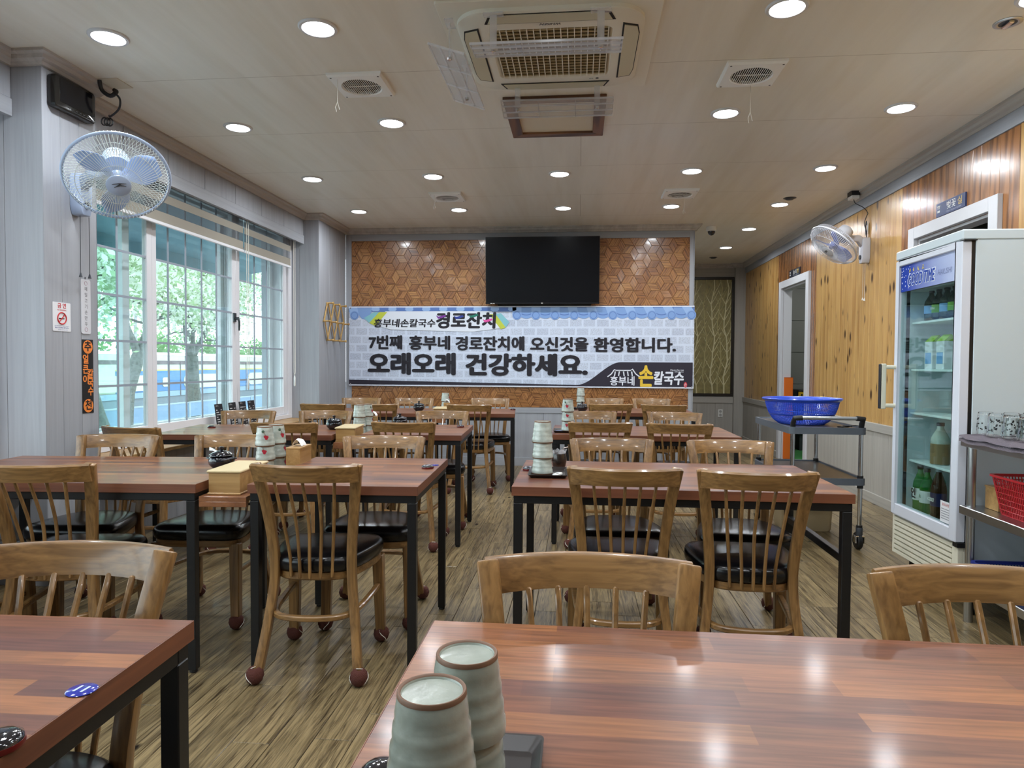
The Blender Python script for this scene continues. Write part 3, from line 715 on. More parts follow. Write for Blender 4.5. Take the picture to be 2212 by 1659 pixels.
# clear plastic air deflectors hung round the air conditioner
M_clear = mat('clear_plastic', srgb(200, 200, 206), .12, alpha=.30)
M_clearh = mat('clear_plastic_edge', srgb(226, 226, 230), .12, alpha=.32)
def deflector(loc, rz, L_, tilt, label):
    o = thing('air_deflector', label, 'air deflector', loc, rz, 'clear air deflectors round the air conditioner')
    Mx = Matrix.Rotation(tilt, 4, 'X')
    MB().box(-L_/2, L_/2, -.085, .085, -.002, .002, Mx).build('blade_panel', M_clear, o)
    for y in (-.085, -.03, .03, .085): MB().box(-L_/2, L_/2, y-.002, y+.002, -.006, .004, Mx).build('rib', M_clearh, o)
    for x in (-L_/2, -L_/6, L_/6, L_/2): MB().box(x-.002, x+.002, -.085, .085, -.006, .004, Mx).build('cross_rib', M_clearh, o)
    for s in (-1, 1):
        x = s*L_*.36
        b = MB().box(x-.016, x+.016, -.003, .003, .004, .15).build('hanger', M_clearh, o)
        MB().box(x-.045, x+.045, -.02, .02, .15, .156).build('hanger_foot', M_clearh, o)
        MB().lathe([(0, 0), (.011, .002), (.011, .014), (0, .016)], 12, Matrix.Translation((x, 0, -.014))).build('knob', M_chrome, o)
    return o
deflector((-.155, 3.06, 2.60), 0, .66, math.radians(6), 'clear plastic air deflector under the lettered edge of the air conditioner')
deflector((-.60, 3.36, 2.60), PI/2, .66, math.radians(18), 'clear plastic air deflector hanging on the window side of the air conditioner')
deflector((-.135, 3.89, 2.642), 0, .62, math.radians(-12), 'clear plastic air deflector in front of the wooden ceiling hatch')
# ceiling hatch
def hatch():
    o = thing('ceiling_hatch', 'brown wooden framed ceiling access hatch beyond the air conditioner', 'hatch', (-.16, 4.46, CZ))
    M_h = wood('hatch_wood', srgb(124, 82, 50), srgb(78, 48, 28), 'x', 40, .08, .5, 0, .2, .05, rings=.4); M_hy = wood('hatch_wood_side', srgb(124, 82, 50), srgb(78, 48, 28), 'y', 40, .08, .5, 0, .2, .05, rings=.4)
    a, b, t = .31, .345, .072
    for s in (-1, 1):
        MB().prism([(-a, s*b), (a, s*b), (a-t, s*(b-t)), (-a+t, s*(b-t))], -.02, 0).build('frame_bar', M_h, o, bevel=.002)
        MB().prism([(s*a, -b), (s*a, b), (s*(a-t), b-t), (s*(a-t), -b+t)], -.02, 0).build('frame_bar', M_hy, o, bevel=.002)
    MB().box(-a+t, a-t, -b+t, b-t, -.006, 0).build('hatch_panel', mat('hatch_panel', srgb(212, 201, 180), .6), o)
hatch()
# ------------------------------------------------------------------ chairs
def make_chair():
    o = thing('dining_chair', 'x', 'chair')
    for s in (-1, 1):
        P = catmull([(s*.190, -.222, .03), (s*.168, -.178, .20), (s*.150, -.152, .36), (s*.149, -.155, .48), (s*.168, -.188, .67), (s*.190, -.238, .827)], 5)
        n = len(P); sz = [(.030+.012*(k/(n-1))**2+.004*(1-k/(n-1)), .036-.011*(k/(n-1))) for k in range(n)]
        MB().strip(P, sz, (1, 0, 0)).build('back_leg', M_wood_v, o, bevel=.005, seg=2, smooth=40)
        MB().strip([(s*.180, .160, .385), (s*.184, .170, .2), (s*.188, .176, .03)], [(.047, .042), (.044, .039), (.040, .036)], (1, 0, 0)).build('front_leg', M_wood_v, o, bevel=.004, smooth=40)
    # curved top rail
    N_ = 14; rings = []
    for k in range(N_+1):
        t = -1+2*k/N_; x = t*.196; yb = -.236-.054*(1-t*t)
        zt = .829; zb = .766-.004*t*t
        ty = lambda z: (z-.75)*-.22
        c = [(x, yb+.011+ty(zb), zb), (x, yb+.011+ty(zt), zt-.006), (x, yb+.005+ty(zt), zt), (x, yb-.006+ty(zt), zt), (x, yb-.012+ty(zt), zt-.007), (x, yb-.011+ty(zb), zb)]
        rings.append([(a, b+.008, z_) for a, b, z_ in c])
    MB().loft(rings).build('top_rail', M_wood_h, o, smooth=35)
    for k in range(5):
        t = (k-2)/2; xt = t*.112; xb = t*.078
        yt = -.228-.054*(1-(xt/.182)**2)
        P = catmull([(xb, -.196+.022*t*t, .385), (xb*1.05, -.198+.022*t*t, .47), ((xb+xt)/2*1.0, -.206, .60), (xt, yt+.003, .770)], 4)
        MB().strip(P, (.0115, .011), (1, 0, 0)).build('spindle', M_wood_v, o, bevel=.003, smooth=40)
    prof = [(0, .207), (.10, .205), (.165, .195), (.202, .160), (.206, .08), (.188, -.02), (.160, -.11), (.125, -.158), (.07, -.178), (0, -.183)]
    P3 = [(x, y, 0) for x, y in prof]+[(-x, y, 0) for x, y in prof[-2:0:-1]]
    O = [(p.x, p.y) for p in catmull(P3, 4, True)]
    def ring(k, z, dz=0): return [(x*k, .03+(y-.03)*k, z) for x, y in O]
    MB().loft([ring(.955, .404), ring(.985, .410), ring(1.0, .424), ring(1.0, .440), ring(.98, .453), ring(.92, .464), ring(.75, .470), ring(.4, .473), ring(.02, .473)]).build('seat', M_vinyl, o, smooth=60)
    MB().loft([ring(.93, .372), ring(.95, .376), ring(.95, .402), ring(.80, .402), ring(.80, .372)], caps=False).build('seat_frame', M_wood_h, o, smooth=35)
    P = catmull([(.180, .150, .255), (.176, .06, .25), (.160, -.10, .245), (.125, -.185, .243), (.05, -.215, .243), (-.05, -.215, .243), (-.125, -.185, .243), (-.160, -.10, .245), (-.176, .06, .25), (-.180, .150, .255)], 5)
    MB().strip(P, (.020, .024), [(0, 0, 1)]*len(P)).build('stretcher', M_wood_h, o, bevel=.004, smooth=40)
    for x, y, nm in ((.196, -.235, 0), (-.196, -.235, 1), (.189, .178, 2), (-.189, .178, 3)):
        f = MB().lathe([(0, .001), (.016, .003), (.028, .014), (.034, .032), (.031, .050), (.020, .062), (.012, .062), (0, .05)], 18, Matrix.Translation((x, y, 0))).build('ball_foot', M_ball, o, smooth=60)
        q = [(x+.0345*math.cos(t)*math.cos(.5*math.sin(2*t)+nm), y+.0345*math.cos(t)*math.sin(.5*math.sin(2*t)+nm), .033+.031*math.sin(t)) for t in [PI*(-.35+1.7*k/20) for k in range(21)]]
        MB().tube(q, .0016, 5).build('seam', M_seam, f)
    return o
proto_chair = make_chair(); chair_used = False
def chair(c, rot, far, label, group='wooden spindle-back dining chairs'):
    """c = middle of the top rail's ends; far = chair on the banner side of its table"""
    global chair_used
    a = math.radians(rot)+(PI if far else 0)
    x = c[0]-.236*math.sin(a); y = c[1]+.236*math.cos(a)
    if not chair_used: o = proto_chair; chair_used = True; o.location = (x, y, 0); o.rotation_euler = (0, 0, a); o['label'] = label; o['group'] = group
    else: o = dup(proto_chair, (x, y, 0), a, label, group)
    return o
ROW = {'A': 'in the row farthest from the banner', 'B': 'in the third row from the banner', 'C': 'in the second row from the banner', 'D': 'in the row nearest the banner'}
CH = [
 ('LA', (-1.0, 1.25), 5, 1, 'aisle end'),
 ('RA', (.02, 1.285), 2, 1, 'aisle end'), ('RA', (.735, 1.285), 0, 1, 'fridge end'),
 ('LB', (-1.965, 2.30), 8, 0, 'middle'), ('LB', (-1.0, 2.425), 4, 0, 'aisle end'), ('LB', (-2.42, 2.16), 0, 0, 'window end'),
 ('LB', (-2.31, 3.23), 5, 1, 'window end'), ('LB', (-1.735, 3.31), 3, 1, 'middle'), ('LB', (-.98, 3.375), 6, 1, 'aisle end'),
 ('LC', (-2.56, 3.68), -12, 0, 'pulled-out window end'), ('LC', (-1.83, 4.10), 8, 0, 'middle'), ('LC', (-1.11, 4.25), 0, 0, 'aisle end'),
 ('LC', (-2.53, 5.03), 8, 1, 'window end'), ('LC', (-1.95, 5.12), 5, 1, 'middle'), ('LC', (-1.06, 5.25), 5, 1, 'aisle end'),
 ('LD', (-2.33, 6.04), 5, 0, 'window end'), ('LD', (-1.86, 6.10), 5, 0, 'middle'), ('LD', (-1.0, 6.19), 2, 0, 'aisle end'),
 ('LD', (-2.31, 7.10), 8, 1, 'window end'), ('LD', (-1.75, 7.17), 7, 1, 'middle'), ('LD', (-.95, 7.31), 8, 1, 'aisle end'),
 ('RB', (.168, 2.50), 0, 0, 'aisle end'), ('RB', (.632, 2.48), -2, 0, 'passage end'), ('RB', (.165, 3.43), 4, 1, 'aisle end'), ('RB', (.74, 3.43), 0, 1, 'passage end'),
 ('RC', (.14, 4.44), 5, 0, 'aisle end'), ('RC', (.64, 4.42), -3, 0, 'passage end'), ('RC', (.09, 5.40), 4, 1, 'aisle end'), ('RC', (.745, 5.41), -5, 1, 'passage end'),
 ('RD', (.30, 6.53), 5, 0, 'aisle end'), ('RD', (.795, 6.50), -8, 0, 'passage end'), ('RD', (.285, 7.58), 5, 1, 'aisle end'), ('RD', (.795, 7.60), 0, 1, 'passage end')]
for tb, c, rot, far, pos in CH:
    chair(c, rot, far, 'oak spindle chair, %s, %s side, %s table, %s' % (pos, 'banner' if far else 'room', 'window-side' if tb[0] == 'L' else 'fridge-side', ROW[tb[1]].replace('in the ', '').replace('from the', 'from').replace('nearest the', 'nearest')))

# ------------------------------------------------------------------ tables
TT = .735
M_edge = wood('table_edge_band', srgb(130, 80, 54), srgb(92, 54, 40), 'x', 60, .05, .4, 0, .03, .05)
M_edgey = wood('table_edge_band_side', srgb(130, 80, 54), srgb(92, 54, 40), 'y', 60, .05, .4, 0, .03, .05)
def table(w_, d_, corner, rot, label, low_bar=None):
    """corner = near window-side corner of the top"""
    o = thing('dining_table', label, 'table', (corner[0], corner[1], 0), math.radians(rot), 'laminate dining tables')
    t = MB().box(-w_/2, w_/2, -d_/2, d_/2, -.0175, .0175).build('table_top', M_top, o, (w_/2, d_/2, TT-.0175), bevel=.0012)
    for s_ in (-1, 1):
        MB().box(0, w_, -.0006, .0006, -.0168, .0168).build('edge_band', M_edge, o, (0, d_/2+s_*(d_/2+.0006), TT-.0175))
        MB().box(-.0006, .0006, 0, d_, -.0168, .0168).build('edge_band', M_edgey, o, (w_/2+s_*(w_/2+.0006), 0, TT-.0175))
    e = .006; q = .034; z = TT-.035
    for x in (e, w_-e-q):
        for y in (e, d_-e-q):
            MB().box(x, x+q, y, y+q, .012, z-.03).build('leg', M_steel_black, o, bevel=.002)
            MB().lathe([(.013, 0), (.015, .004), (.013, .013)], 12, Matrix.Translation((x+q/2, y+q/2, 0))).build('foot_cap', M_black, o)
    for y in (e, d_-e-q): MB().box(e, w_-e, y, y+q, z-.03, z).build('apron', M_steel_black, o, bevel=.002)
    for x in (e, w_-e-q): MB().box(x, x+q, e+q, d_-e-q, z-.03, z).build('apron', M_steel_black, o, bevel=.002)
    if low_bar: MB().box(w_-e-q+.004, w_-e-.004, e+q, d_-e-q, low_bar, low_bar+.03).build('low_rail', M_steel_black, o, bevel=.002)
    return o
table(1.2, .72, (-1.862, .395), 2, 'laminate table with the round blue number sticker')
table(1.35, .72, (-.257, .485), 0, 'laminate table bearing the two tall glazed cup stacks, farthest from the banner')
table(1.22, .74, (-2.668, 2.366), 4.5, 'wider laminate table by the window, third row from the banner')
table(.655, .77, (-1.257, 2.487), 2.5, 'small square laminate table by the aisle, third row from the banner')
table(1.25, .72, (-.25, 2.57), 0, 'laminate table third row from the banner on the fridge side', .475)
table(1.16, .74, (-2.737, 4.125), 6.5, 'wider laminate table by the window, second row from the banner')
table(.66, .76, (-1.416, 4.335), 3, 'small square laminate table by the aisle, second row from the banner')
table(1.23, .72, (-.18, 4.52), 0, 'laminate table second row from the banner on the fridge side')
table(1.2, .74, (-2.56, 6.125), 6, 'wider laminate table by the window, nearest the banner')
table(.64, .74, (-1.23, 6.28), 5, 'small square laminate table by the aisle, nearest the banner')
table(1.26, .72, (-.14, 6.66), 0, 'laminate table nearest the banner on the fridge side')
# narrow shelves bridging the paired tables
M_shelf = wood('bridge_shelf', srgb(150, 98, 62), srgb(112, 70, 44), 'y', 50, .06, .35, .2, .05, .03)
def bridge(x, y, w_, d_, rot, label):
    o = thing('bridge_shelf', label, 'shelf', (x, y, 0), math.radians(rot), 'bridge shelves between paired tables')
    MB().box(0, w_, 0, d_, .665, .685).build('shelf_board', M_shelf, o, bevel=.001)
    MB().box(0, w_, 0, .02, .645, .665).build('front_lip', M_shelf, o, bevel=.001)
    for y_ in (.06, d_-.09): MB().box(-.001, w_+.001, y_, y_+.03, .641, .645).build('bracket', M_steel_black, o)
    return o
bridge(-1.449, 2.478, .184, .70, 4, 'narrow brown bridge shelf holding the long spoon box, third row from the banner')
bridge(-1.581, 4.28, .158, .68, 5.5, 'narrow brown bridge shelf between paired tables, second row from the banner')
bridge(-1.364, 6.27, .126, .66, 5.5, 'narrow brown bridge shelf between paired tables, nearest the banner')
# ------------------------------------------------------------------ things on the tables
M_pot = mat('black_glaze', (.008, .008, .012), .1, coat=.6, bump=.03, bscale=30)
M_cel = mat('celadon_glaze', srgb(148, 154, 144), .2, coat=.3, bump=.15, bscale=26, var=.18)
M_celp = mat('pale_celadon_glaze', srgb(170, 178, 170), .18, coat=.4, bump=.25, bscale=34, var=.22)
M_rim = mat('brown_rim', srgb(112, 82, 62), .5)
M_red = mat('painted_red', srgb(172, 40, 58), .4)
M_greenp = mat('painted_green', srgb(70, 96, 80), .4)
SHELF_Z, TOP_Z = .6855, .7355
def make_pot():
    o = thing('condiment_pot', 'x', 'pot')
    MB().lathe([(0, .0), (.030, 0), (.036, .005), (.052, .022), (.055, .038), (.050, .052), (.044, .057), (0, .057)], 32).build('bowl', M_pot, o, smooth=50)
    l = MB().lathe([(.044, .0575), (.051, .060), (.050, .065), (.036, .073), (.016, .079), (.008, .080), (0, .080)], 32).build('lid', M_pot, o, smooth=50)
    MB().lathe([(.006, .079), (.007, .084), (.011, .090), (.010, .097), (0, .099)], 16).build('knob', M_pot, l, smooth=50)
    for s in (-1, 1): MB().tube([(s*.049, -.014, .045), (s*.062, -.008, .047), (s*.062, .008, .047), (s*.049, .014, .045)], .0045, 8).build('lug', M_pot, o, smooth=50)
    MB().strip([(-.03, .02, .072), (-.055, .03, .080), (-.075, .036, .083)], [(.008, .003), (.010, .003), (.016, .003)], (0, 0, 1)).build('spoon_handle', M_chrome, o)
    return o
pp = make_pot(); u = False
for x, y, rz, lb in ((-1.548, 2.83, 0, 'glossy black lidded pot beside the long bamboo spoon box'), (-1.70, 4.62, 2, 'glossy black lidded pot on the wide window-side table, second row from banner'), (-1.305, 4.90, -.6, 'glossy black lidded pot with ladle on the small aisle table, second row'), (-1.555, 6.55, 1, 'glossy black lidded pot on the window-side table nearest the banner'), (.035, 6.80, 2.2, 'glossy black lidded pot on the fridge-side table nearest the banner')):
    p = pp if not u else dup(pp, None, rz); u = True
    p.location = (x, y, TOP_Z); p.rotation_euler = (0, 0, rz); p['label'] = lb; p['group'] = 'black lidded condiment pots'
o = thing('condiment_jar', 'small dark jar with crumpled clear wrap beside the cup stack on a tray', 'jar', (-.085, 3.06, TOP_Z), 0)
MB().lathe([(0, 0), (.024, 0), (.030, .012), (.034, .034), (.031, .058), (.028, .066), (.024, .066), (.022, .02), (0, .02)], 28).build('jar_body', mat('dark_brown_glaze', srgb(40, 30, 26), .2, coat=.4), o, smooth=50)
MB().loft([[((.029+.006*math.sin(5*a)*k)*math.cos(a), (.029+.006*math.cos(3*a)*k)*math.sin(a), .066+.01*k+.005*math.sin(4*a)*k) for a in [2*PI*i/24 for i in range(24)]] for k in (0, .7, 1.3)], caps=False).build('clear_wrap', M_clearh, o)
MB().tube([(.0, 0, .06), (.02, .01, .09), (.038, .016, .092)], .003, 6).build('spoon', M_chrome, o)

def make_cup(m, flower):
    o = thing('ceramic_cup', 'x', 'cup')
    prof = [(.0415, .0), (.0438, .002), (.0446, .010), (.0436, .019), (.0416, .024), (.0421, .031), (.0414, .038), (.0391, .043), (.0395, .050), (.0388, .058), (.0366, .063), (.0369, .071), (.0356, .079), (.0345, .086)]
    inn = [(.0306, .0885), (.0298, .0865), (0, .0862)]
    hol = [(0, .075), (.031, .074), (.034, .05), (.0372, .027), (.0378, .02), (.0397, .0)]
    MB().lathe(hol+prof+[(.0338, .0895), (.0320, .090)]+inn, 40).build('cup_body', m, o, smooth=40)
    MB().lathe([(.0348, .0858), (.0345, .0898), (.0338, .0908), (.0318, .0904), (.0306, .0884)], 40, caps=False).build('foot_ring', M_rim, o, smooth=50)
    if m is not M_cel: MB().lathe([(.0400, .0), (.0430, -.0002), (.0443, .002), (.0447, .0045), (.0442, .0045), (.0430, .001), (.0400, .0)], 40, caps=False).build('mouth_rim', M_rim, o, smooth=50)
    if flower:
        for a, z, r, mm in ((0, .045, .007, M_red), (.2, .043, .006, M_red), (.1, .037, .0065, M_red), (-.25, .068, .0065, M_greenp)):
            R_ = .0412-(z-.04)*.12
            q = [(R_*math.cos(a)-math.sin(a)*u_, R_*math.sin(a)+math.cos(a)*u_, z+v_) for u_, v_ in circle(r, 14)]
            MB().add([(x*1.012, y*1.012, zz) for x, y, zz in q], [tuple(range(14))]).build('painted_flower', mm, o)
        MB().tube([(.0408*math.cos(-.2), .0408*math.sin(-.2), .066), (.0420*math.cos(-.05), .0420*math.sin(-.05), .06), (.0425, 0, .05)], .001, 5).build('painted_stem', M_rim, o)
    return o
cups = {}
def cup_stack(x, y, z, n, kind, rz, where):
    for k in range(n):
        key = kind
        if key not in cups: c = cups[key] = make_cup(M_cel if kind == 'grey' else M_celp, kind == 'flower')
        else: c = dup(cups[key])
        c.location = (x+R.uniform(-.001, .001), y+R.uniform(-.001, .001), z+k*(.048 if kind == 'grey' else .0655)); c.rotation_euler = (0, 0, rz+R.uniform(-.3, .3))
        pos = ('lowest', 'topmost') if n == 2 else ('lowest', 'middle', 'topmost')
        c['label'] = '%s cup, mouth down, %s of %s' % ({'grey': 'grey-green ridged ceramic', 'flower': 'pale ceramic flower-painted', 'plain': 'pale ridged ceramic'}[kind], pos[k], where); c['group'] = 'ceramic cups stacked mouth down'
cup_stack(-1.44, 3.02, SHELF_Z, 3, 'flower', -1.2, 'the stack nearest the pot, third row')
cup_stack(-1.43, 3.118, SHELF_Z, 3, 'flower', -.3, 'the tissue-box stack, third row')
cup_stack(-1.545, 4.70, SHELF_Z, 3, 'plain', 0, 'the spoon-box stack, second row')
cup_stack(-1.520, 4.80, SHELF_Z, 3, 'flower', 0, 'the tissue-box stack, second row')
cup_stack(-1.345, 6.82, SHELF_Z, 3, 'flower', 0, 'the bridge-shelf stack nearest the banner')
def tray(x, y, w_, d_, rz, label, grp='dark serving trays'):
    o = thing('serving_tray', label, 'tray', (x, y, TOP_Z), rz, grp)
    P = rrect(-w_/2, w_/2, -d_/2, d_/2, .008, 3); Q = [(a*.86, b*.86) for a, b in P]
    MB().loft([[(a, b, 0) for a, b in Q], [(a, b, .014) for a, b in P], [(a*.97, b*.97, .014) for a, b in P], [(a*.97, b*.97, .003) for a, b in Q]]).build('tray_shell', mat('brown_black_tray', srgb(38, 32, 30), .35), o, smooth=30)
    return o
tray(-.125, 2.88, .165, .235, .02, 'dark rectangular tray with a cup stack, third row from banner')
cup_stack(-.150, 2.875, TOP_Z+.0035, 3, 'plain', .4, 'the tray stack in the third row')
o = thing('label_holder', 'small white packet lying on the tray beside the cup stack', 'packet', (-.085, 2.83, TOP_Z+.0035), -.35)
MB().prism(rrect(-.013, .013, -.03, .03, .008, 4), 0, .009).build('packet_body', M_white, o, bevel=.002); MB().box(-.005, .005, -.008, .008, .009, .0095).build('print', M_darkgrey, o)
tray(-.095, 4.73, .15, .22, 0, 'dark rectangular tray with a cup stack, second row from banner')
cup_stack(-.075, 4.76, TOP_Z+.0035, 3, 'flower', -2.0, 'the tray stack in the second row')
o = MB().prism([(-.03, -.025), (.02, -.03), (.03, .02), (-.01, .03)], 0, .003).build('blue_packet', mat('blue_foil', srgb(70, 92, 150), .3), None, (-.138, 4.70, TOP_Z+.004)); tag(o, 'small blue packet on the tray in the second row', 'packet')
tray(.0, 7.16, .14, .20, 0, 'dark rectangular tray with a cup stack, nearest the banner')
cup_stack(.02, 7.17, TOP_Z+.0035, 3, 'plain', 0, 'the tray stack nearest the banner')
tray(-.118, .705, .16, .225, 0, 'dark rectangular tray under the two grey-green cup stacks')
cup_stack(-.122, .748, TOP_Z+.0035, 2, 'grey', .3, 'the pair toward the banner')
cup_stack(-.142, .658, TOP_Z+.0035, 2, 'grey', 1.1, 'the pair beside the black call bell')

# lidded cutlery boxes and tissue boxes
M_bamy = wood('bamboo_side', srgb(188, 150, 96), srgb(146, 108, 60), 'y', 60, .05, .4, .1, .04, .04)
def spoon_box(x, y, rz, L_, label):
    o = thing('cutlery_box', label, 'box', (x, y, SHELF_Z), rz, 'long lidded cutlery boxes')
    w_ = .062
    MB().box(-w_-.004, w_+.004, -.004, L_+.004, 0, .008).build('plinth', M_bamboo, o, bevel=.002)
    MB().box(-w_, w_, 0, L_, .008, .085).build('box_body', M_bamboo, o, bevel=.0015)
    MB().box(-w_-.006, w_+.006, -.006, L_+.006, .085, .095).build('lid', mat('pale_bamboo_lid', srgb(200, 180, 138), .4, bump=.02), o, bevel=.003)
spoon_box(-1.368, 2.52, math.radians(4), .27, 'long bamboo cutlery box with pale lid, third row from the banner')
spoon_box(-1.512, 4.31, math.radians(6), .27, 'long bamboo cutlery box with lid, second row from the banner')
spoon_box(-1.302, 6.34, math.radians(5), .26, 'long bamboo cutlery box with lid, nearest the banner')
def tissue_box(x, y, rz, label, w_=.066, d_=.15):
    o = thing('tissue_box', label, 'tissue box', (x, y, SHELF_Z), rz, 'bamboo tissue boxes')
    MB().box(-w_/2, w_/2, 0, d_, 0, .118).build('box_body', M_bamy, o, bevel=.001)
    MB().box(-w_/2-.001, w_/2+.001, -.001, d_+.001, .118, .126).build('lid', M_bamboo, o, bevel=.001)
    rg = []
    for k in range(7):
        a = k/6; rg.append([(-.028+.056*i/8+.008*math.sin(3*a), d_*.45+.012*math.sin(i*.9+a*3), .126+.034*math.sin(a*2.4)+.006*math.sin(i)) if False else (-.022+.044*a+.004*math.sin(i), d_*.3+.06*i/8, .126+.036*math.sin(PI*min(a*.9+.08, 1))*(1-.3*abs(i/8-.4))) for i in range(9)])
    bm = MB(); vs = [p for r in rg for p in r]; fs = [(k*9+i, k*9+i+1, (k+1)*9+i+1, (k+1)*9+i) for k in range(6) for i in range(8)]
    bm.add(vs, fs).build('tissue', mat('tissue_paper', srgb(238, 238, 238), .9), o, smooth=80)
tissue_box(-1.300, 3.005, .05, 'bamboo tissue box with white tissue, third row from the banner')
tissue_box(-1.505, 4.87, .1, 'bamboo tissue box with white tissue, second row from the banner', .06, .07)
tissue_box(-1.298, 6.64, .1, 'bamboo tissue box with white tissue, nearest the banner', .06, .1)

# call bells, number stickers
M_bell = mat('bell_black_gloss', (.012, .012, .016), .08, coat=.7, bump=.08, bscale=60)
def bell(x, y, label, r=.027):
    o = thing('call_bell', label, 'call bell', (x, y, TOP_Z), 0, 'round black call bells')
    MB().lathe([(0, 0), (r, 0), (r*1.02, .003), (r, .007), (0, .007)], 28).build('base', mat('bell_red_base', srgb(96, 24, 22), .3), o, smooth=40)
    MB().lathe([(r*.98, .007), (r*.95, .011), (r*.7, .015), (r*.3, .017), (0, .0175)], 28, caps=False).build('button', M_bell, o, smooth=60)
bell(-.695, .745, 'round black call bell beside the blue number sticker', .03)
bell(-.216, .735, 'round black call bell beside the grey-green cup stacks', .024)
bell(-.665, 2.97, 'round black call bell on the small aisle table, third row')
bell(-.215, 2.98, 'round black call bell beside the cup tray, third row')
bell(-.86, 4.93, 'round black call bell on the small aisle table, second row')
bell(-.66, 6.86, 'round black call bell on the small aisle table nearest the banner')
bell(-2.60, 4.62, 'round black call bell at the window end, second row')
M_blue = mat('sticker_blue', srgb(38, 48, 150), .15, coat=.5)
def sticker(x, y, body, label, rz=0):
    o = thing('number_sticker', label, 'sticker', (x, y, TOP_Z), rz, 'round blue number stickers')
    MB().lathe([(.0, 0), (.020, 0), (.0205, .001), (.019, .002), (0, .0026)], 28).build('disc', M_blue, o, smooth=50)
    if body: text(body, .024, mat('sticker_white', srgb(190, 200, 225), .3), o, (0, -.001, .0028), '+z', bold=.03)
sticker(-.695, .888, '11', 'round blue number sticker reading 11', -.1)
sticker(-.655, 3.065, '', 'round blue number sticker behind the call bell, third row')

# menu boards on the ledge
M_menu = mat('menu_black', (.012, .012, .014), .4); M_menut = mat('menu_print', srgb(190, 190, 190), .6)
for k, (y, lb) in enumerate(((5.55, 'black menu board on the window ledge standing apart from the other three'), (5.78, 'black menu board on the window ledge, first of the three close together'), (5.965, 'black menu board on the window ledge, middle of the three close together'), (6.13, 'black menu board on the window ledge, last of the three close together'))):
    o = thing('menu_board', lb, 'menu', (-3.03, y, .602), 0, 'black menu boards on the ledge')
    Mx = Matrix.Rotation(math.radians(-8), 4, 'Y')
    MB().box(-.003, .003, -.06, .06, .0, .245, Mx).build('board', M_menu, o)
    MB().box(-.05, .003, -.05, .05, 0, .006).build('stand', M_clearh, o)
    b = MB()
    text('메뉴', .028, M_menut, o, (.0035-.225*math.tan(math.radians(8)), -.025, .222), '+x')
    for j in range(9):
        z = .19-.02*j; b.box(.0032, .0036, -.05, -.05+.02+.02*((j*7+k) % 3), z, z+.007, Mx); b.box(.0032, .0036, .02, .045, z, z+.005, Mx)
    b.build('print_lines', M_menut, o)

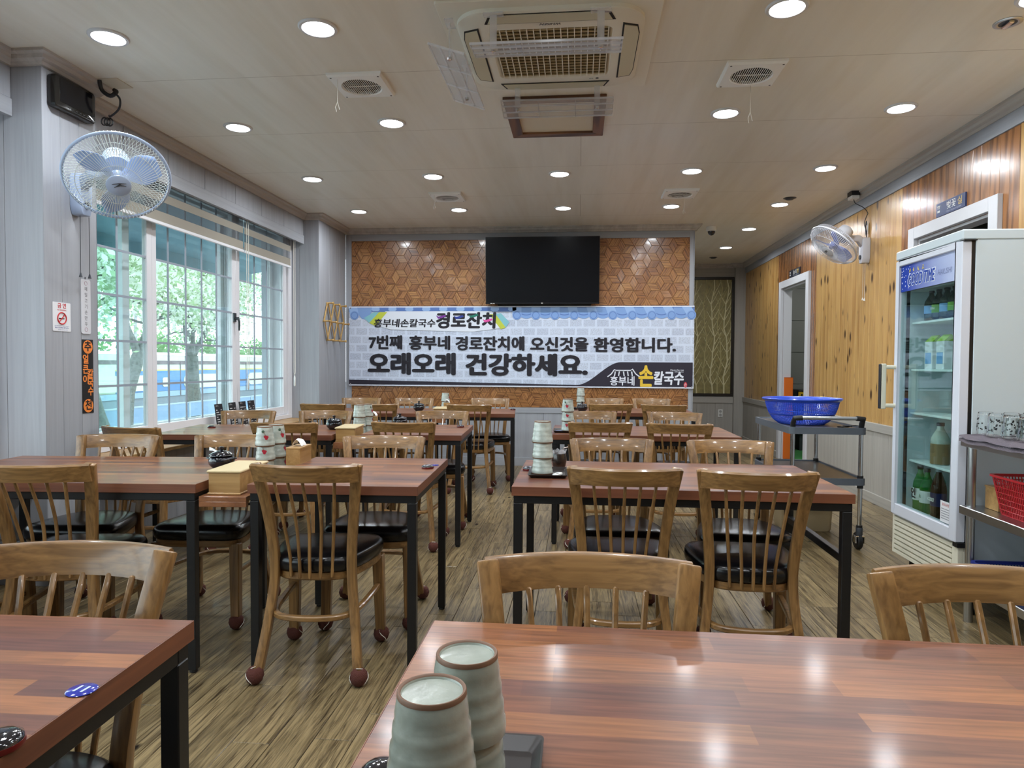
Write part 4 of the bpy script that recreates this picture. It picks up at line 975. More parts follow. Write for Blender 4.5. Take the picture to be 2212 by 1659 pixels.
# ------------------------------------------------------------------ banner
def banner():
    W, H = 4.06, .95
    o = thing('wall_banner', 'wide pale festival banner with black Korean lettering and blue tiled roof print', 'banner', (-2.752, 7.988, .930))
    def mat_cloth():
        m = bpy.data.materials.new('banner_print'); m.use_nodes = True; N = m.node_tree.nodes; L = m.node_tree.links; b = N['Principled BSDF']; b.inputs['Roughness'].default_value = .55
        t = N.new('ShaderNodeTexCoord'); mp = N.new('ShaderNodeMapping'); mp.inputs['Rotation'].default_value = (-PI/2, 0, 0); L.new(t.outputs['Object'], mp.inputs[0])
        k = N.new('ShaderNodeTexBrick'); k.inputs['Scale'].default_value = 1; k.inputs['Brick Width'].default_value = .155; k.inputs['Row Height'].default_value = .1
        k.inputs['Mortar Size'].default_value = .012; k.inputs['Mortar Smooth'].default_value = .1; k.inputs['Color1'].default_value = (*srgb(192, 202, 222), 1); k.inputs['Color2'].default_value = (*srgb(206, 216, 234), 1); k.inputs['Mortar'].default_value = (*srgb(206, 216, 234), 1)
        L.new(mp.outputs[0], k.inputs['Vector'])
        n = N.new('ShaderNodeTexNoise'); n.inputs['Scale'].default_value = 90; n.inputs['Detail'].default_value = 4; L.new(t.outputs['Object'], n.inputs['Vector'])
        r = N.new('ShaderNodeMapRange'); r.inputs['From Min'].default_value = .35; r.inputs['From Max'].default_value = .6; r.inputs['To Min'].default_value = .72; r.inputs['To Max'].default_value = 1; L.new(n.outputs['Fac'], r.inputs['Value'])
        mx = N.new('ShaderNodeMix'); mx.data_type = 'FLOAT'; mx.inputs[3].default_value = 1; L.new(k.outputs['Fac'], mx.inputs[0]); L.new(r.outputs[0], mx.inputs[2])
        hs = N.new('ShaderNodeHueSaturation'); L.new(k.outputs[0], hs.inputs['Color']); L.new(mx.outputs[0], hs.inputs['Value']); L.new(hs.outputs[0], b.inputs['Base Color'])
        return m
    nx, nz = 80, 10; vs = []; fs = []
    for j in range(nz+1):
        for i in range(nx+1):
            x = W*i/nx; z = H*j/nz; vs.append((x, .0015*math.sin(x*5+z*2)*math.sin(z*6+x), z))
    for j in range(nz):
        for i in range(nx): a = j*(nx+1)+i; fs.append((a, a+1, a+nx+2, a+nx+1))
    n0 = len(vs); vs += [(x, y+.003, z) for x, y, z in vs]
    fs += [tuple(n0+q for q in reversed(f)) for f in fs[:nx*nz]]
    rim = [i for i in range(nx+1)]+[j*(nx+1)+nx for j in range(1, nz+1)]+[nz*(nx+1)+i for i in range(nx-1, -1, -1)]+[j*(nx+1) for j in range(nz-1, 0, -1)]
    fs += [(rim[k-1], rim[k], n0+rim[k], n0+rim[k-1]) for k in range(len(rim))]
    MB().add(vs, fs).build('cloth', mat_cloth(), o, smooth=60)
    def pr(col, nm): return mat('banner_'+nm, srgb(*col), .55)
    INK = pr((26, 24, 34), 'ink'); BAND = pr((40, 36, 50), 'band'); B1 = pr((126, 160, 212), 'roof_blue'); B2 = pr((150, 182, 226), 'roof_light'); B3 = pr((88, 120, 184), 'roof_dark'); WH = pr((226, 230, 240), 'white'); LIME = pr((190, 200, 70), 'lime'); TEAL = pr((130, 190, 200), 'teal'); YEL = pr((226, 190, 60), 'yellow'); REDS = pr((200, 60, 70), 'seal_red')  # print inks; the roof uses a mid, a pale and a darker blue
    U = lambda X: (X-190)/473; V = lambda Y: (965-Y)/468
    def flat(nm, poly, m, d):
        return MB().add([(x, -d, z) for x, z in poly], [tuple(range(len(poly)))]).build(nm, m, o)
    flat('roof_strip', [(0, .885), (W, .885), (W, .95), (0, .95)], B3, .003)
    XS = [222]+[1147+105.3*k for k in range(10)]
    for k, X in enumerate(XS[1:]):
        c = U(X+52); q = [(c+.088*math.cos(t), .872+.07*math.sin(t)) for t in [PI+PI*i/14 for i in range(15)]]
        if k < 9: flat('roof_valley', [(c-.088, .93), *q, (c+.088, .93)], B1, .0035); flat('valley_line', [(c+.08*math.cos(t), .885+.045*math.sin(t)) for t in [PI+PI*i/14 for i in range(15)]]+[(c+.08*math.cos(t), .895+.045*math.sin(t)) for t in [2*PI-PI*i/14 for i in range(15)]], B3, .0038)
    flat('roof_valley', [(.10, .93), (.11, .86), (.16, .80), (.22, .79), (.27, .83), (.28, .93)], B1, .0035)
    for k, X in enumerate(XS):
        c = U(X); sh = -.02 if k == 0 else (.0 if k < 4 else -.025-.006*(k-4))
        flat('roof_tile_tube', [(c-.053, .845), (c-.053+sh, .945), (c+.053+sh, .945), (c+.053, .845)], B2, .004)
        flat('roof_tile_end', [(c+x, .842+y) for x, y in circle(.053, 24)], B1, .0045); flat('roof_tile_face', [(c+x, .842+y) for x, y in circle(.042, 24)], B3, .0048); flat('roof_tile_emblem', [(c+x, .842+y) for x, y in circle(.036, 24)], B1, .005)
    for X in range(345, 1130, 97):
        c = U(X); flat('roof_tile_tube', [(c-.05, .905), (c-.045, .945), (c+.045, .945), (c+.05, .905), (c+.03, .893), (c-.03, .893)], B2, .004)
    flat('title_panel', [(U(330), V(620)), (U(402), V(548)), (U(1005), V(548)), (U(1075), V(640)), (U(900), V(662)), (U(430), V(650))], pr((220, 226, 236), 'panel'), .0052)
    flat('ribbon', [(U(278), V(585)), (U(308), V(613)), (U(365), V(553)), (U(335), V(553))], TEAL, .0056); flat('ribbon', [(U(308), V(613)), (U(345), V(630)), (U(412), V(553)), (U(365), V(553))], LIME, .0056)
    flat('ribbon', [(U(992), V(565)), (U(1028), V(565)), (U(1085), V(638)), (U(1058), V(648))], LIME, .0056); flat('ribbon', [(U(1028), V(565)), (U(1058), V(560)), (U(1105), V(608)), (U(1085), V(638))], TEAL, .0056)
    T = lambda b, X, Y, s, wd, m=INK, bold=.022, d=.006, sh=0: text(b, s, m, o, (U(X), -d, V(Y)), '-y', width=wd, bold=bold, shear=sh)
    T('흥부네손칼국수', 512, 618, .105, .75, bold=.03, sh=.1); T('경로잔치', 862, 606, .20, .72, bold=.045, sh=.06)
    for X, Y, col, nm in ((722, 580, (120, 50, 150), 'purple'), (822, 582, (40, 60, 150), 'blue'), (905, 575, (30, 120, 100), 'green'), (985, 600, (220, 80, 160), 'pink')):
        q = [(U(X-30), V(Y-8)), (U(X-15), V(Y-2)), (U(X+20), V(Y-12)), (U(X+28), V(Y-4)), (U(X+5), V(Y+6)), (U(X-18), V(Y+10))]
        flat('brush_stroke', q, pr(col, nm), .0066)
    words = [('7번째', 402, .41), ('흥부네', 655, .50), ('경로잔치에', 996, .82), ('오신것을', 1382, .68), ('환영합니다.', 1792, .94)]
    for b, X, wd in words: T(b, X, 733+(X-1160)*.008, .175, wd, bold=.038)
    for b, X, wd in (('오래오래', 552, 1.07), ('건강하세요.', 1200, 1.44)): T(b, X, 850+(X-800)*.004, .27, wd, bold=.047)
    cv = [(U(1480+12*k), V(950-125*(3*(k/20)**2-2*(k/20)**3))) for k in range(21)]
    flat('dark_base', [(0, .018), (0, .072), *cv, (W-.012, V(825)), (W-.012, .018)], BAND, .0045)
    for z in (.008, .942): MB().box(0, W, -.0045, -.001, z-.006, z+.006).build('hem', WH, o)
    roof = [(1648, 905), (1668, 890), (1685, 866), (1695, 870), (1772, 870), (1782, 862), (1800, 888), (1820, 903)]
    MB().tube([(U(X), -.0065, V(Y)) for X, Y in roof], .0075, 6).build('logo_roof', WH, o)
    for X in (1690, 1712, 1734, 1756, 1778): MB().tube([(U(X), -.0065, V(875)), (U(X-4 if X < 1734 else X+4), -.0065, V(900))], .008, 6).build('logo_rafter', WH, o)
    T('흥부네', 1728, 930, .115, .28, WH, .02); T('손', 1855, 908, .27, .17, YEL, .035); T('칼국수', 1978, 915, .165, .34, WH, .035, sh=.12)
    T('Heung bu nae', 2022, 866, .032, .15, WH, .0); T('Sonkalguksu', 2032, 876, .018, .1, WH, 0)
    flat('seal', [(U(2067)+x, V(945)+y*1.6) for x, y in circle(.02, 16)], REDS, .006)
    T('손', 2067, 945, .04, .03, WH, 0, .0066)
    for x, z in ((.02, .93), (W-.02, .93), (.02, .02), (W-.02, .02)): MB().lathe([(0, -.009), (.008, -.008), (.009, -.005)], 12, Matrix.Translation((x, 0, z)) @ Matrix.Rotation(-PI/2, 4, 'X')).build('eyelet', M_chrome, o)
banner()

# ------------------------------------------------------------------ television
def tv():
    o = thing('television', 'large black flat television mounted above the banner', 'television', (-.43, 7.90, 1.896), 0)
    Mx = Matrix.Rotation(math.radians(5), 4, 'X')
    MB().box(-.655, .655, -.0, .045, 0, .765, Mx).build('cabinet', M_black, o, bevel=.004)
    MB().box(-.648, .648, -.0025, .0, .018, .758, Mx).build('screen', mat('tv_screen', (.004, .004, .005), .16, spec=.5), o)
    MB().box(-.655, .655, -.004, .0, 0, .016, Mx).build('lower_bezel', mat('tv_bezel', (.01, .01, .012), .2), o)
    text('LG', .018, M_white, o, (0, -.0055, .009), '-y', bold=.02)
    MB().box(-.60, -.575, -.0045, -.003, .004, .010, Mx).build('badge', M_white, o); MB().box(-.57, -.55, -.0045, -.003, .004, .010, Mx).build('badge', M_white, o)
    MB().box(-.2, .2, .02, .10, .25, .55, Mx).build('wall_bracket', M_steel_black, o)
tv()

# ------------------------------------------------------------------ accordion peg rack
def peg_rack():
    o = thing('peg_rack', 'expanding wooden accordion peg rack on the corner pier', 'coat rack', (-2.80, 7.27, 1.66))
    M_peg = wood('peg_wood', srgb(206, 172, 108), srgb(170, 130, 74), 'z', 50, .1, .45, 0, .05, .03)
    T_ = [(.10+.205*i, .205) for i in range(3)]; Mi = [(.0+.205*i, 0) for i in range(4)]; B_ = [(.10+.205*i, -.205) for i in range(3)]
    def slat(a, b, x): MB().strip([(x, a[0], a[1]), (x, b[0], b[1])], (.009, .026), (1, 0, 0)).build('slat', M_peg, o, bevel=.002)
    for i in range(3):
        slat(Mi[i], T_[i], .014); slat(T_[i], Mi[i+1], .023); slat(Mi[i], B_[i], .023); slat(B_[i], Mi[i+1], .014)
    for y, z in T_+Mi+B_:
        MB().tube([(.002, y, z), (.03, y, z), (.068, y, z), (.076, y, z), (.088, y, z)], [.009, .009, .009, .015, .012], 10).build('peg', M_peg, o, smooth=40)
peg_rack()
# ------------------------------------------------------------------ wall fans
def wall_fan(center, normal, up, D, body, blade_m, wire_m, mount, label, cords):
    """center/normal: guard rim; mount = (point on the wall face, outward dir)"""
    o = thing('wall_fan', label, 'fan', mount[0], 0, 'wall fans')
    n = Vector(normal).normalized(); x = Vector(up).cross(n).normalized(); y = n.cross(x)
    Mx = Matrix((x, y, n)).transposed().to_4x4(); Mx.translation = Vector(center)-Vector(mount[0])
    rr = D/2
    def ad(nm, mb, m, **k):
        mb.v = [tuple(Mx @ Vector(p)) for p in mb.v]; return mb.build(nm, m, o, **k)
    rim = MB().tube([(rr*math.cos(t), rr*math.sin(t), 0) for t in [2*PI*i/56 for i in range(56)]], .0085, 8, closed=True)
    ad('guard_rim', rim, body, smooth=50)
    fg = MB(); rg = MB(); nw = 84
    for i in range(nw):
        t = 2*PI*i/nw
        fg.tube([((r)*math.cos(t+tw), r*math.sin(t+tw), z) for r, z, tw in ((.056, .082, 0), (rr*.45, .080, .05), (rr*.78, .062, .10), (rr*.96, .03, .13), (rr*.99, .004, .13))], .0014, 4, caps=False)
    for i in range(nw):
        t = 2*PI*i/nw
        rg.tube([((r)*math.cos(t-tw), r*math.sin(t-tw), z) for r, z, tw in ((.07, -.085, 0), (rr*.6, -.078, .05), (rr*.95, -.045, .08), (rr*.99, -.004, .08))], .0013, 4, caps=False)
    for r, z in ((rr*.45, .080), (rr*.78, .063)): fg.tube([(r*math.cos(2*PI*i/48), r*math.sin(2*PI*i/48), z) for i in range(48)], .0014, 5, closed=True)
    for r, z in ((rr*.6, -.079),): rg.tube([(r*math.cos(2*PI*i/48), r*math.sin(2*PI*i/48), z) for i in range(48)], .0014, 5, closed=True)
    ad('front_guard', fg, wire_m); ad('rear_guard', rg, wire_m)
    cap = ad('guard_badge', MB().lathe([(0, .093), (.045, .091), (.056, .086), (.057, .078), (0, .077)], 32), body, smooth=50)
    ad('badge_stroke', MB().tube([(-.03, .008, .0935), (.0, .018, .0935), (.032, .022, .0935)], [.001, .003, .001], 6), M_darkgrey)
    ad('badge_stroke', MB().tube([(-.02, -.006, .0935), (.008, .008, .0935), (.032, .008, .0935)], [.001, .003, .001], 6), M_darkgrey)
    ad('badge_stroke', MB().tube([(-.018, -.008, .0935), (.002, .012, .0935), (.012, .020, .0935)], [.001, .0025, .001], 6), M_darkgrey)
    for k in range(3):
        a = 2*PI*k/3+.5; rings = []; m_ = 9
        for j in range(m_):
            s_ = j/(m_-1); r = .03+(rr*.86-.03)*s_; wd = (.22+.46*math.sin(PI*min(1, s_*.93+.10)))*.82
            rings.append([(r*math.cos(a+q*wd), r*math.sin(a+q*wd), .006-.028*q) for q in (-1, -.5, 0, .5, 1)])
        v = [p for r_ in rings for p in r_]; v2 = [(p[0], p[1], p[2]-.003) for p in v]; N_ = len(v)
        f = [(j*5+i, j*5+i+1, (j+1)*5+i+1, (j+1)*5+i) for j in range(m_-1) for i in range(4)]; f += [tuple(N_+q for q in reversed(ff)) for ff in f]
        ed = [i for i in range(5)]+[j*5+4 for j in range(1, m_)]+[(m_-1)*5+i for i in range(3, -1, -1)]+[j*5 for j in range(m_-2, 0, -1)]
        f += [(ed[q-1], ed[q], N_+ed[q], N_+ed[q-1]) for q in range(len(ed))]
        ad('blade', MB().add(v+v2, f), blade_m, smooth=60)
    ad('spinner', MB().lathe([(0, .045), (.018, .042), (.032, .02), (.034, -.01), (0, -.012)], 24), blade_m, smooth=50)
    ad('motor_housing', MB().lathe([(0, -.20), (.04, -.198), (.060, -.185), (.066, -.15), (.070, -.095), (.066, -.082), (0, -.082)], 28), body, smooth=50)
    back = Mx @ Vector((0, 0, -.15)); d = Vector(mount[1])
    arm0 = d*.035+Vector((0, 0, .06)); side = d.cross(Vector((0, 0, 1)))
    MB().strip([tuple(arm0), tuple((arm0*2+back)/3+Vector((0, 0, .02))), tuple(back+(Vector((0, 0, -.05))))], [(.05, .075), (.045, .06), (.04, .045)], tuple(side)).build('arm', body, o, bevel=.008, seg=2, smooth=40)
    bx = basis((0, 0, 0), side, (0, 0, 1))
    P = [(-.045, -.06), (-.03, -.105), (.03, -.105), (.045, -.06), (.048, .10), (.035, .125), (-.035, .125), (-.048, .10)]
    dd = 1 if (bx @ Vector((0, 0, 1))).dot(d) > 0 else -1
    MB().prism(P, 0, dd*.07, bx).build('wall_mount', body, o, bevel=.008, seg=2, smooth=40)
    MB().lathe([(0, 0), (.02, .002), (.02, .012), (0, .014)], 16, bx @ Matrix.Translation((0, -.05, dd*.066)) @ Matrix.Scale(dd, 4, (0, 0, 1))).build('knob', M_darkgrey, o, smooth=50)
    for s, ln in cords:
        p = side*s+d*.035
        MB().tube([tuple(p+Vector((0, 0, -.10))), tuple(p+Vector((0, 0, -ln)))], .0018, 6).build('pull_cord', M_seam if body.name != 'fan_blue_grey' else M_darkgrey, o)
        MB().lathe([(.009, -.025), (.008, -.02), (.003, 0), (0, .001)], 10, Matrix.Translation(p+Vector((0, 0, -ln)))).build('cord_weight', M_white if body.name != 'fan_blue_grey' else M_darkgrey, o)
    return o
M_fb = mat('fan_blue_grey', srgb(172, 190, 218), .35); M_fbl = mat('fan_blue_blade', srgb(160, 184, 226), .2); M_fw = mat('fan_wire_pale', srgb(205, 212, 208), .35)
wall_fan((-2.33, 3.27, 2.135), (.46, -.56, -.69), (0, 0, 1), .475, M_fb, M_fbl, M_fw, ((-2.80, 3.575, 2.115), (1, 0, 0)), 'blue-grey wall fan on the pier beside the window', ((-.06, .42), (.01, .42)))
M_fg = mat('fan_light_grey', srgb(205, 206, 212), .35); M_fwb = mat('fan_blade_violet', srgb(130, 140, 190), .25)
wall_fan((2.26, 6.40, 2.285), (-.66, -.10, -.74), (0, 0, 1), .45, M_fg, M_fwb, M_fg, ((2.60, 6.50, 2.235), (-1, 0, 0)), 'light grey wall fan on the pine wall', ((-.02, .42), (.02, .41)))
# junction box and cord above the light grey fan
o = thing('junction_box', 'small white junction box with a black cord above the wood-wall fan', 'junction box', (2.50, 6.60, CZ-.04))
MB().box(-.035, .035, -.05, .05, -.03, .0).build('box_lid', M_white, o, bevel=.004); MB().box(-.037, .037, -.052, .052, 0, .04).build('box_base', M_black, o)
Pc = catmull([(0, 0, -.03), (.01, -.02, -.07), (.06, -.07, -.12), (.094, -.08, -.17), (.085, -.08, -.20), (.075, -.06, -.26), (.08, -.09, -.34), (.084, -.09, -.38), (.086, -.095, -.45)], 5)
MB().tube(Pc, .0035, 6).build('cord', M_black, o, smooth=60)
for k in range(3): MB().tube([(.082+.003*k, -.085+.016*math.cos(t)+.006*k, -.30+.055*math.sin(t)-.01*k) for t in [2*PI*i/16 for i in range(16)]], .0032, 6, closed=True).build('cord_loop', M_black, o)

# ------------------------------------------------------------------ monitor on the pier
o = thing('wall_monitor', 'small black monitor mounted high on the pier under the crown moulding', 'monitor', (-2.80, 3.375, 2.545))
MB().prism(rrect(0, .30, 0, .172, .02, 4), 0, .045, basis((.006, 0, 0), (0, 1, 0), (0, 0, 1))).build('casing', mat('monitor_gloss', (.012, .011, .01), .15), o, bevel=.005, seg=2, smooth=40)
MB().box(.0512, .0525, .035, .275, .035, .158).build('screen', mat('tv_screen2', (.004, .004, .006), .1), o)
for k in range(6): MB().box(.0512, .053, .09+.028*k, .105+.028*k, .020, .024).build('button', M_lever, o)
MB().box(.0512, .0525, .12, .26, .010, .013).build('trim_line', M_lever, o)
o = thing('ceiling_cable', 'black cable and plug hanging from a ceiling plate beside the monitor', 'cable', (-2.68, 3.72, CZ))
MB().box(-.075, .075, -.06, .08, -.004, 0).build('ceiling_plate', mat('ceiling_plate', srgb(206, 196, 174), .5), o)
MB().tube(catmull([(-.04, -.05, -.004), (-.045, -.02, -.05), (-.01, 0, -.075), (.02, .01, -.05), (.0, .02, -.035)], 5), [.012]*21, 8).build('plug_bracket', M_black, o, smooth=60)
MB().tube(catmull([(.02, .0, -.06), (.035, .02, -.09), (.02, .03, -.14), (-.03, .03, -.18), (-.05, .045, -.17)], 5), .006, 8).build('cable', M_black, o, smooth=60)
for k in range(3): MB().tube([(-.085+.012*k+.018*math.cos(t), .05+.008*k, -.20+.022*math.sin(t)) for t in [2*PI*i/14 for i in range(14)]], .004, 6, closed=True).build('cable_coil', M_black, o)

# ------------------------------------------------------------------ notices on the pier
M_paper = mat('paper_white', srgb(226, 227, 230), .5); M_redp = mat('print_red', srgb(190, 38, 44), .5); M_bluep = mat('print_blue', srgb(50, 70, 140), .5); M_ink = mat('print_black', srgb(24, 24, 26), .5); M_org = mat('print_orange', srgb(238, 136, 58), .5)
XF = -2.80
def plate(name, label, cat, y0, y1, z0, z1, m, r, t=.002):
    o = thing(name, label, cat, (XF, (y0+y1)/2, (z0+z1)/2))
    a, b = (y1-y0)/2, (z1-z0)/2
    MB().prism(rrect(-a, a, -b, b, r, 4), 0, t, basis((.0005, 0, 0), (0, 1, 0), (0, 0, 1))).build('plate', m, o)
    return o
o = plate('no_smoking_sign', 'white no smoking notice with red barred circle on the pier', 'sign', 3.397, 3.526, 1.364, 1.52, M_paper, .005)
text('금 연', .030, M_redp, o, (.0028, 0, .058), '+x', bold=.03); text('NO SMOKING', .0105, M_redp, o, (.0028, 0, .036), '+x', bold=.02)
MB().tube([(.0028, .031*math.cos(t), -.008+.031*math.sin(t)) for t in [2*PI*i/40 for i in range(40)]], .0035, 6, closed=True).build('ban_circle', M_redp, o)
MB().tube([(.003, -.021, -.029), (.003, .021, .013)], .003, 6).build('ban_bar', M_redp, o)
MB().box(.002, .0032, -.022, .010, -.013, -.006).build('cigarette', M_ink, o); MB().box(.002, .0032, .012, .017, -.013, -.006).build('cigarette_tip', M_ink, o)
MB().tube([(.003, .012, 0), (.003, .008, .008), (.003, .016, .013), (.003, .022, .008)], .001, 5).build('smoke_curl', M_ink, o)
text('금연구역에서 흡연 시 과태료가 부과됩니다', .006, M_bluep, o, (.0028, 0, -.050), '+x', width=.105); text('제9조 대구광역시 중구보건소', .008, M_bluep, o, (.0028, 0, -.060), '+x', width=.10, bold=.02); text('금연상담 053-661-3721', .006, M_bluep, o, (.0028, .006, -.070), '+x', width=.07)
o = plate('menu_strip', 'white rounded strip sign with vertical black lettering on the pier', 'sign', 3.606, 3.680, 1.358, 1.667, mat('strip_white', srgb(212, 213, 218), .3), .012, .004)
for k, chx in enumerate('메밀고기손만두'): text(chx, .026, M_ink, o, (.0048, 0, .098-.033*k), '+x')
for z in (.132, -.130): MB().tube([(.0046, .011*math.cos(t), z+.011*math.sin(t)) for t in [2*PI*i/20 for i in range(20)]], .0012, 5, closed=True).build('seal_ring', mat('seal_pink', srgb(176, 140, 150), .5), o)
MB().cyl((.001, 0, .154), (.001, 0, .168), .002).build('hook', M_black, o)
o = plate('menu_sticker', 'black vertical menu sticker with orange lettering on the pier', 'sign', 3.610, 3.698, .905, 1.326, M_ink, .002)
for z, chx in ((.168, '추'), (-.168, '천')):
    MB().lathe([(.0385, 0), (.0385, .0008), (0, .0008)], 32, basis((.0028, 0, z), (0, 1, 0), (0, 0, 1))).build('orange_disc', M_org, o)
    text(chx, .062, M_ink, o, (.0042, 0, z), '+x', bold=.03)
for k, chx in enumerate('얼큰이'): text(chx, .056, M_org, o, (.0032, -.018, .095-.058*k), '+x', width=.045, bold=.03)
for k, chx in enumerate('칼국수'): text(chx, .056, M_org, o, (.0032, .020, .012-.05*k), '+x', width=.045, bold=.03)

# ------------------------------------------------------------------ room signs on the wood wall
M_navy = mat('sign_navy', srgb(46, 62, 104), .35); M_gold = mat('sign_gold', srgb(206, 176, 96), .4); M_slate = mat('sign_slate', srgb(28, 34, 48), .35)
def room_sign(y0, y1, z0, z1, m, a, b, sub, label):
    o = thing('room_sign', label, 'sign', (XR-.0005, (y0+y1)/2, (z0+z1)/2)); hw, hh = (y1-y0)/2, (z1-z0)/2
    MB().box(-.012, 0, -hw, hw, -hh, hh).build('plate', m, o, bevel=.001)
    text(a, hh*1.25, M_white, o, (-.0128, -hw*.08, hh*.12), '-x', width=hw*.62, bold=.01); text(b, hh*1.25, M_gold, o, (-.0128, -hw*.66, hh*.12), '-x', width=hw*.30, bold=.01)
    text(sub, hh*.34, mat('sign_text', srgb(180, 186, 205), .5), o, (-.0128, -hw*.25, -hh*.68), '-x', width=hw*1.0)
    for k in range(3): MB().box(-.0132, -.012, hw*.74+k*.012, hw*.74+k*.012+.004, hh*.1, hh*.5).build('logo_stroke', M_white, o)
    MB().box(-.0132, -.012, hw*.7, hw*.92, hh*.5, hh*.6).build('logo_stroke', M_white, o)
    MB().box(-.0132, -.012, hw*.72, hw*.9, -hh*.4, -hh*.1).build('logo_stroke', M_white, o)
room_sign(4.925, 5.302, 2.285, 2.382, M_navy, '벚꽃', '실', 'Cherry blossoms ROOM', 'navy room sign with white and gold letters over the doorway behind the fridge')
room_sign(8.40, 8.80, 2.278, 2.372, M_slate, '놀이', '방', 'PLAY ROOM', 'dark room sign with gold letter over the passage doorway')

# ------------------------------------------------------------------ relief panel in the passage
def relief():
    o = thing('relief_panel', 'framed olive and gold relief panel of bare branches in the passage', 'wall panel', (1.30, 11.14, .712))
    W, H = 1.135, 1.88
    M_ol = mat('relief_olive', srgb(140, 130, 84), .45, .1, bump=.3, bscale=14, var=.3); M_gd = mat('relief_gold', srgb(226, 219, 178), .35, .1)
    MB().box(.03, W-.03, -.006, .01, .03, H-.03).build('back_panel', M_ol, o)
    M_fr = mat('beaded_frame', srgb(38, 32, 26), .35)
    for a, b, c, d in ((0, W, 0, .04), (0, W, H-.04, H), (0, .04, .04, H-.04), (W-.04, W, .04, H-.04)): MB().box(a, b, -.02, .01, c, d).build('frame_bar', M_fr, o, bevel=.004)
    r = random.Random(5)
    for k in range(9):
        x = .10+k*.115+r.uniform(-.02, .02); P = []; ph = r.random()*6; am = r.uniform(.015, .035)
        for j in range(15): P.append((min(max(x+am*math.sin(j*.8+ph)+.01*math.sin(j*2.1), .045), W-.045), -.011, .04+(H-.08)*j/14))
        b = MB(); b.tube(P, [.013-.005*j/14 for j in range(15)], 6)
        for j in range(1, 13):
            for s in ((-1, 1) if j % 2 else (1,)):
                p = P[j]; L_ = r.uniform(.10, .22); q = [(min(max(p[0]+s*L_*t*.62, .045), W-.045), -.0095+.002*t, min(p[2]+L_*(t*.9+.25*t*t), H-.045)) for t in (0, .3, .65, 1)]
                b.tube(q, [.007, .006, .0045, .003], 5)
        b.build('branch', M_gd if k % 2 == 0 else mat('relief_gold_dim', srgb(186, 176, 128), .4, .1), o, smooth=50)
relief()
o = thing('wall_outlet', 'white double wall outlet under the relief panel', 'outlet', (2.25, 11.1475, .436))
MB().box(-.036, .036, -.008, 0, -.062, .062).build('cover_plate', M_white, o, bevel=.003)
for z in (-.028, .028):
    MB().lathe([(.0, 0), (.022, 0), (.022, .002), (0, .002)], 20, Matrix.Translation((0, -.008, z)) @ Matrix.Rotation(PI/2, 4, 'X')).build('socket', mat('socket_grey', srgb(170, 168, 164), .4), o)
    for x in (-.008, .008): MB().box(x-.0025, x+.0025, -.0108, -.0101, z-.003, z+.003).build('socket_hole', M_black, o)
# post and amplifier beyond the passage doorway
o = thing('jamb_pad', 'orange protective pad on the jamb of the passage doorway', 'pad', (2.665, 9.049, .001))
MB().box(-.05, .06, -.022, 0, 0, 1.045).build('pad_foam', mat('orange_vinyl', srgb(226, 112, 36), .5, bump=.1, bscale=20), o, bevel=.006)
MB().box(-.051, .061, -.0225, 0, 1.045, 1.05).build('top_seam', mat('orange_dark', srgb(180, 84, 28), .5), o)
o = thing('hall_lamp', 'round ceiling lamp in the room beyond the passage doorway', 'ceiling light', (3.5, 9.0, CZ-.05))
MB().lathe([(0, -.05), (.12, -.045), (.16, -.02), (.16, 0)], 32).build('diffuser', mat('hall_lamp_glow', (1, 1, 1), .5, emit=(1, .97, .9), estr=3), o, smooth=50)
MB().lathe([(.16, -.022), (.175, -.02), (.175, 0), (.16, 0)], 32, caps=False).build('ring', M_white, o)
hl = bpy.data.lights.new('hall_lamp_source', 'AREA'); hl.shape = 'DISK'; hl.size = .3; hl.energy = 22; hl.color = (1, .97, .92); ho = bpy.data.objects.new('hall_lamp_source', hl); COL.objects.link(ho); ho.parent = o; ho.location = (0, 0, -.055)
o = thing('amplifier', 'black amplifier cabinet with yellow control strip beyond the passage doorway', 'amplifier', (3.30, 10.0, .001))
MB().box(-.22, .22, -.02, .30, .22, .86).build('cabinet', M_black, o, bevel=.01); MB().box(-.18, .18, .0, .28, 0, .22).build('stand', M_darkgrey, o)
MB().box(-.215, .215, -.024, -.02, .75, .83).build('control_strip', mat('amp_yellow', srgb(206, 168, 40), .4), o)
for k in range(6): MB().lathe([(.011, 0), (.011, .012), (0, .013)], 12, Matrix.Translation((-.17+.045*k, -.024, .79)) @ Matrix.Rotation(PI/2, 4, 'X')).build('knob', M_black, o)
MB().box(-.19, .19, -.023, -.02, .26, .72).build('speaker_cloth', mat('speaker_cloth', srgb(30, 28, 26), .95), o)

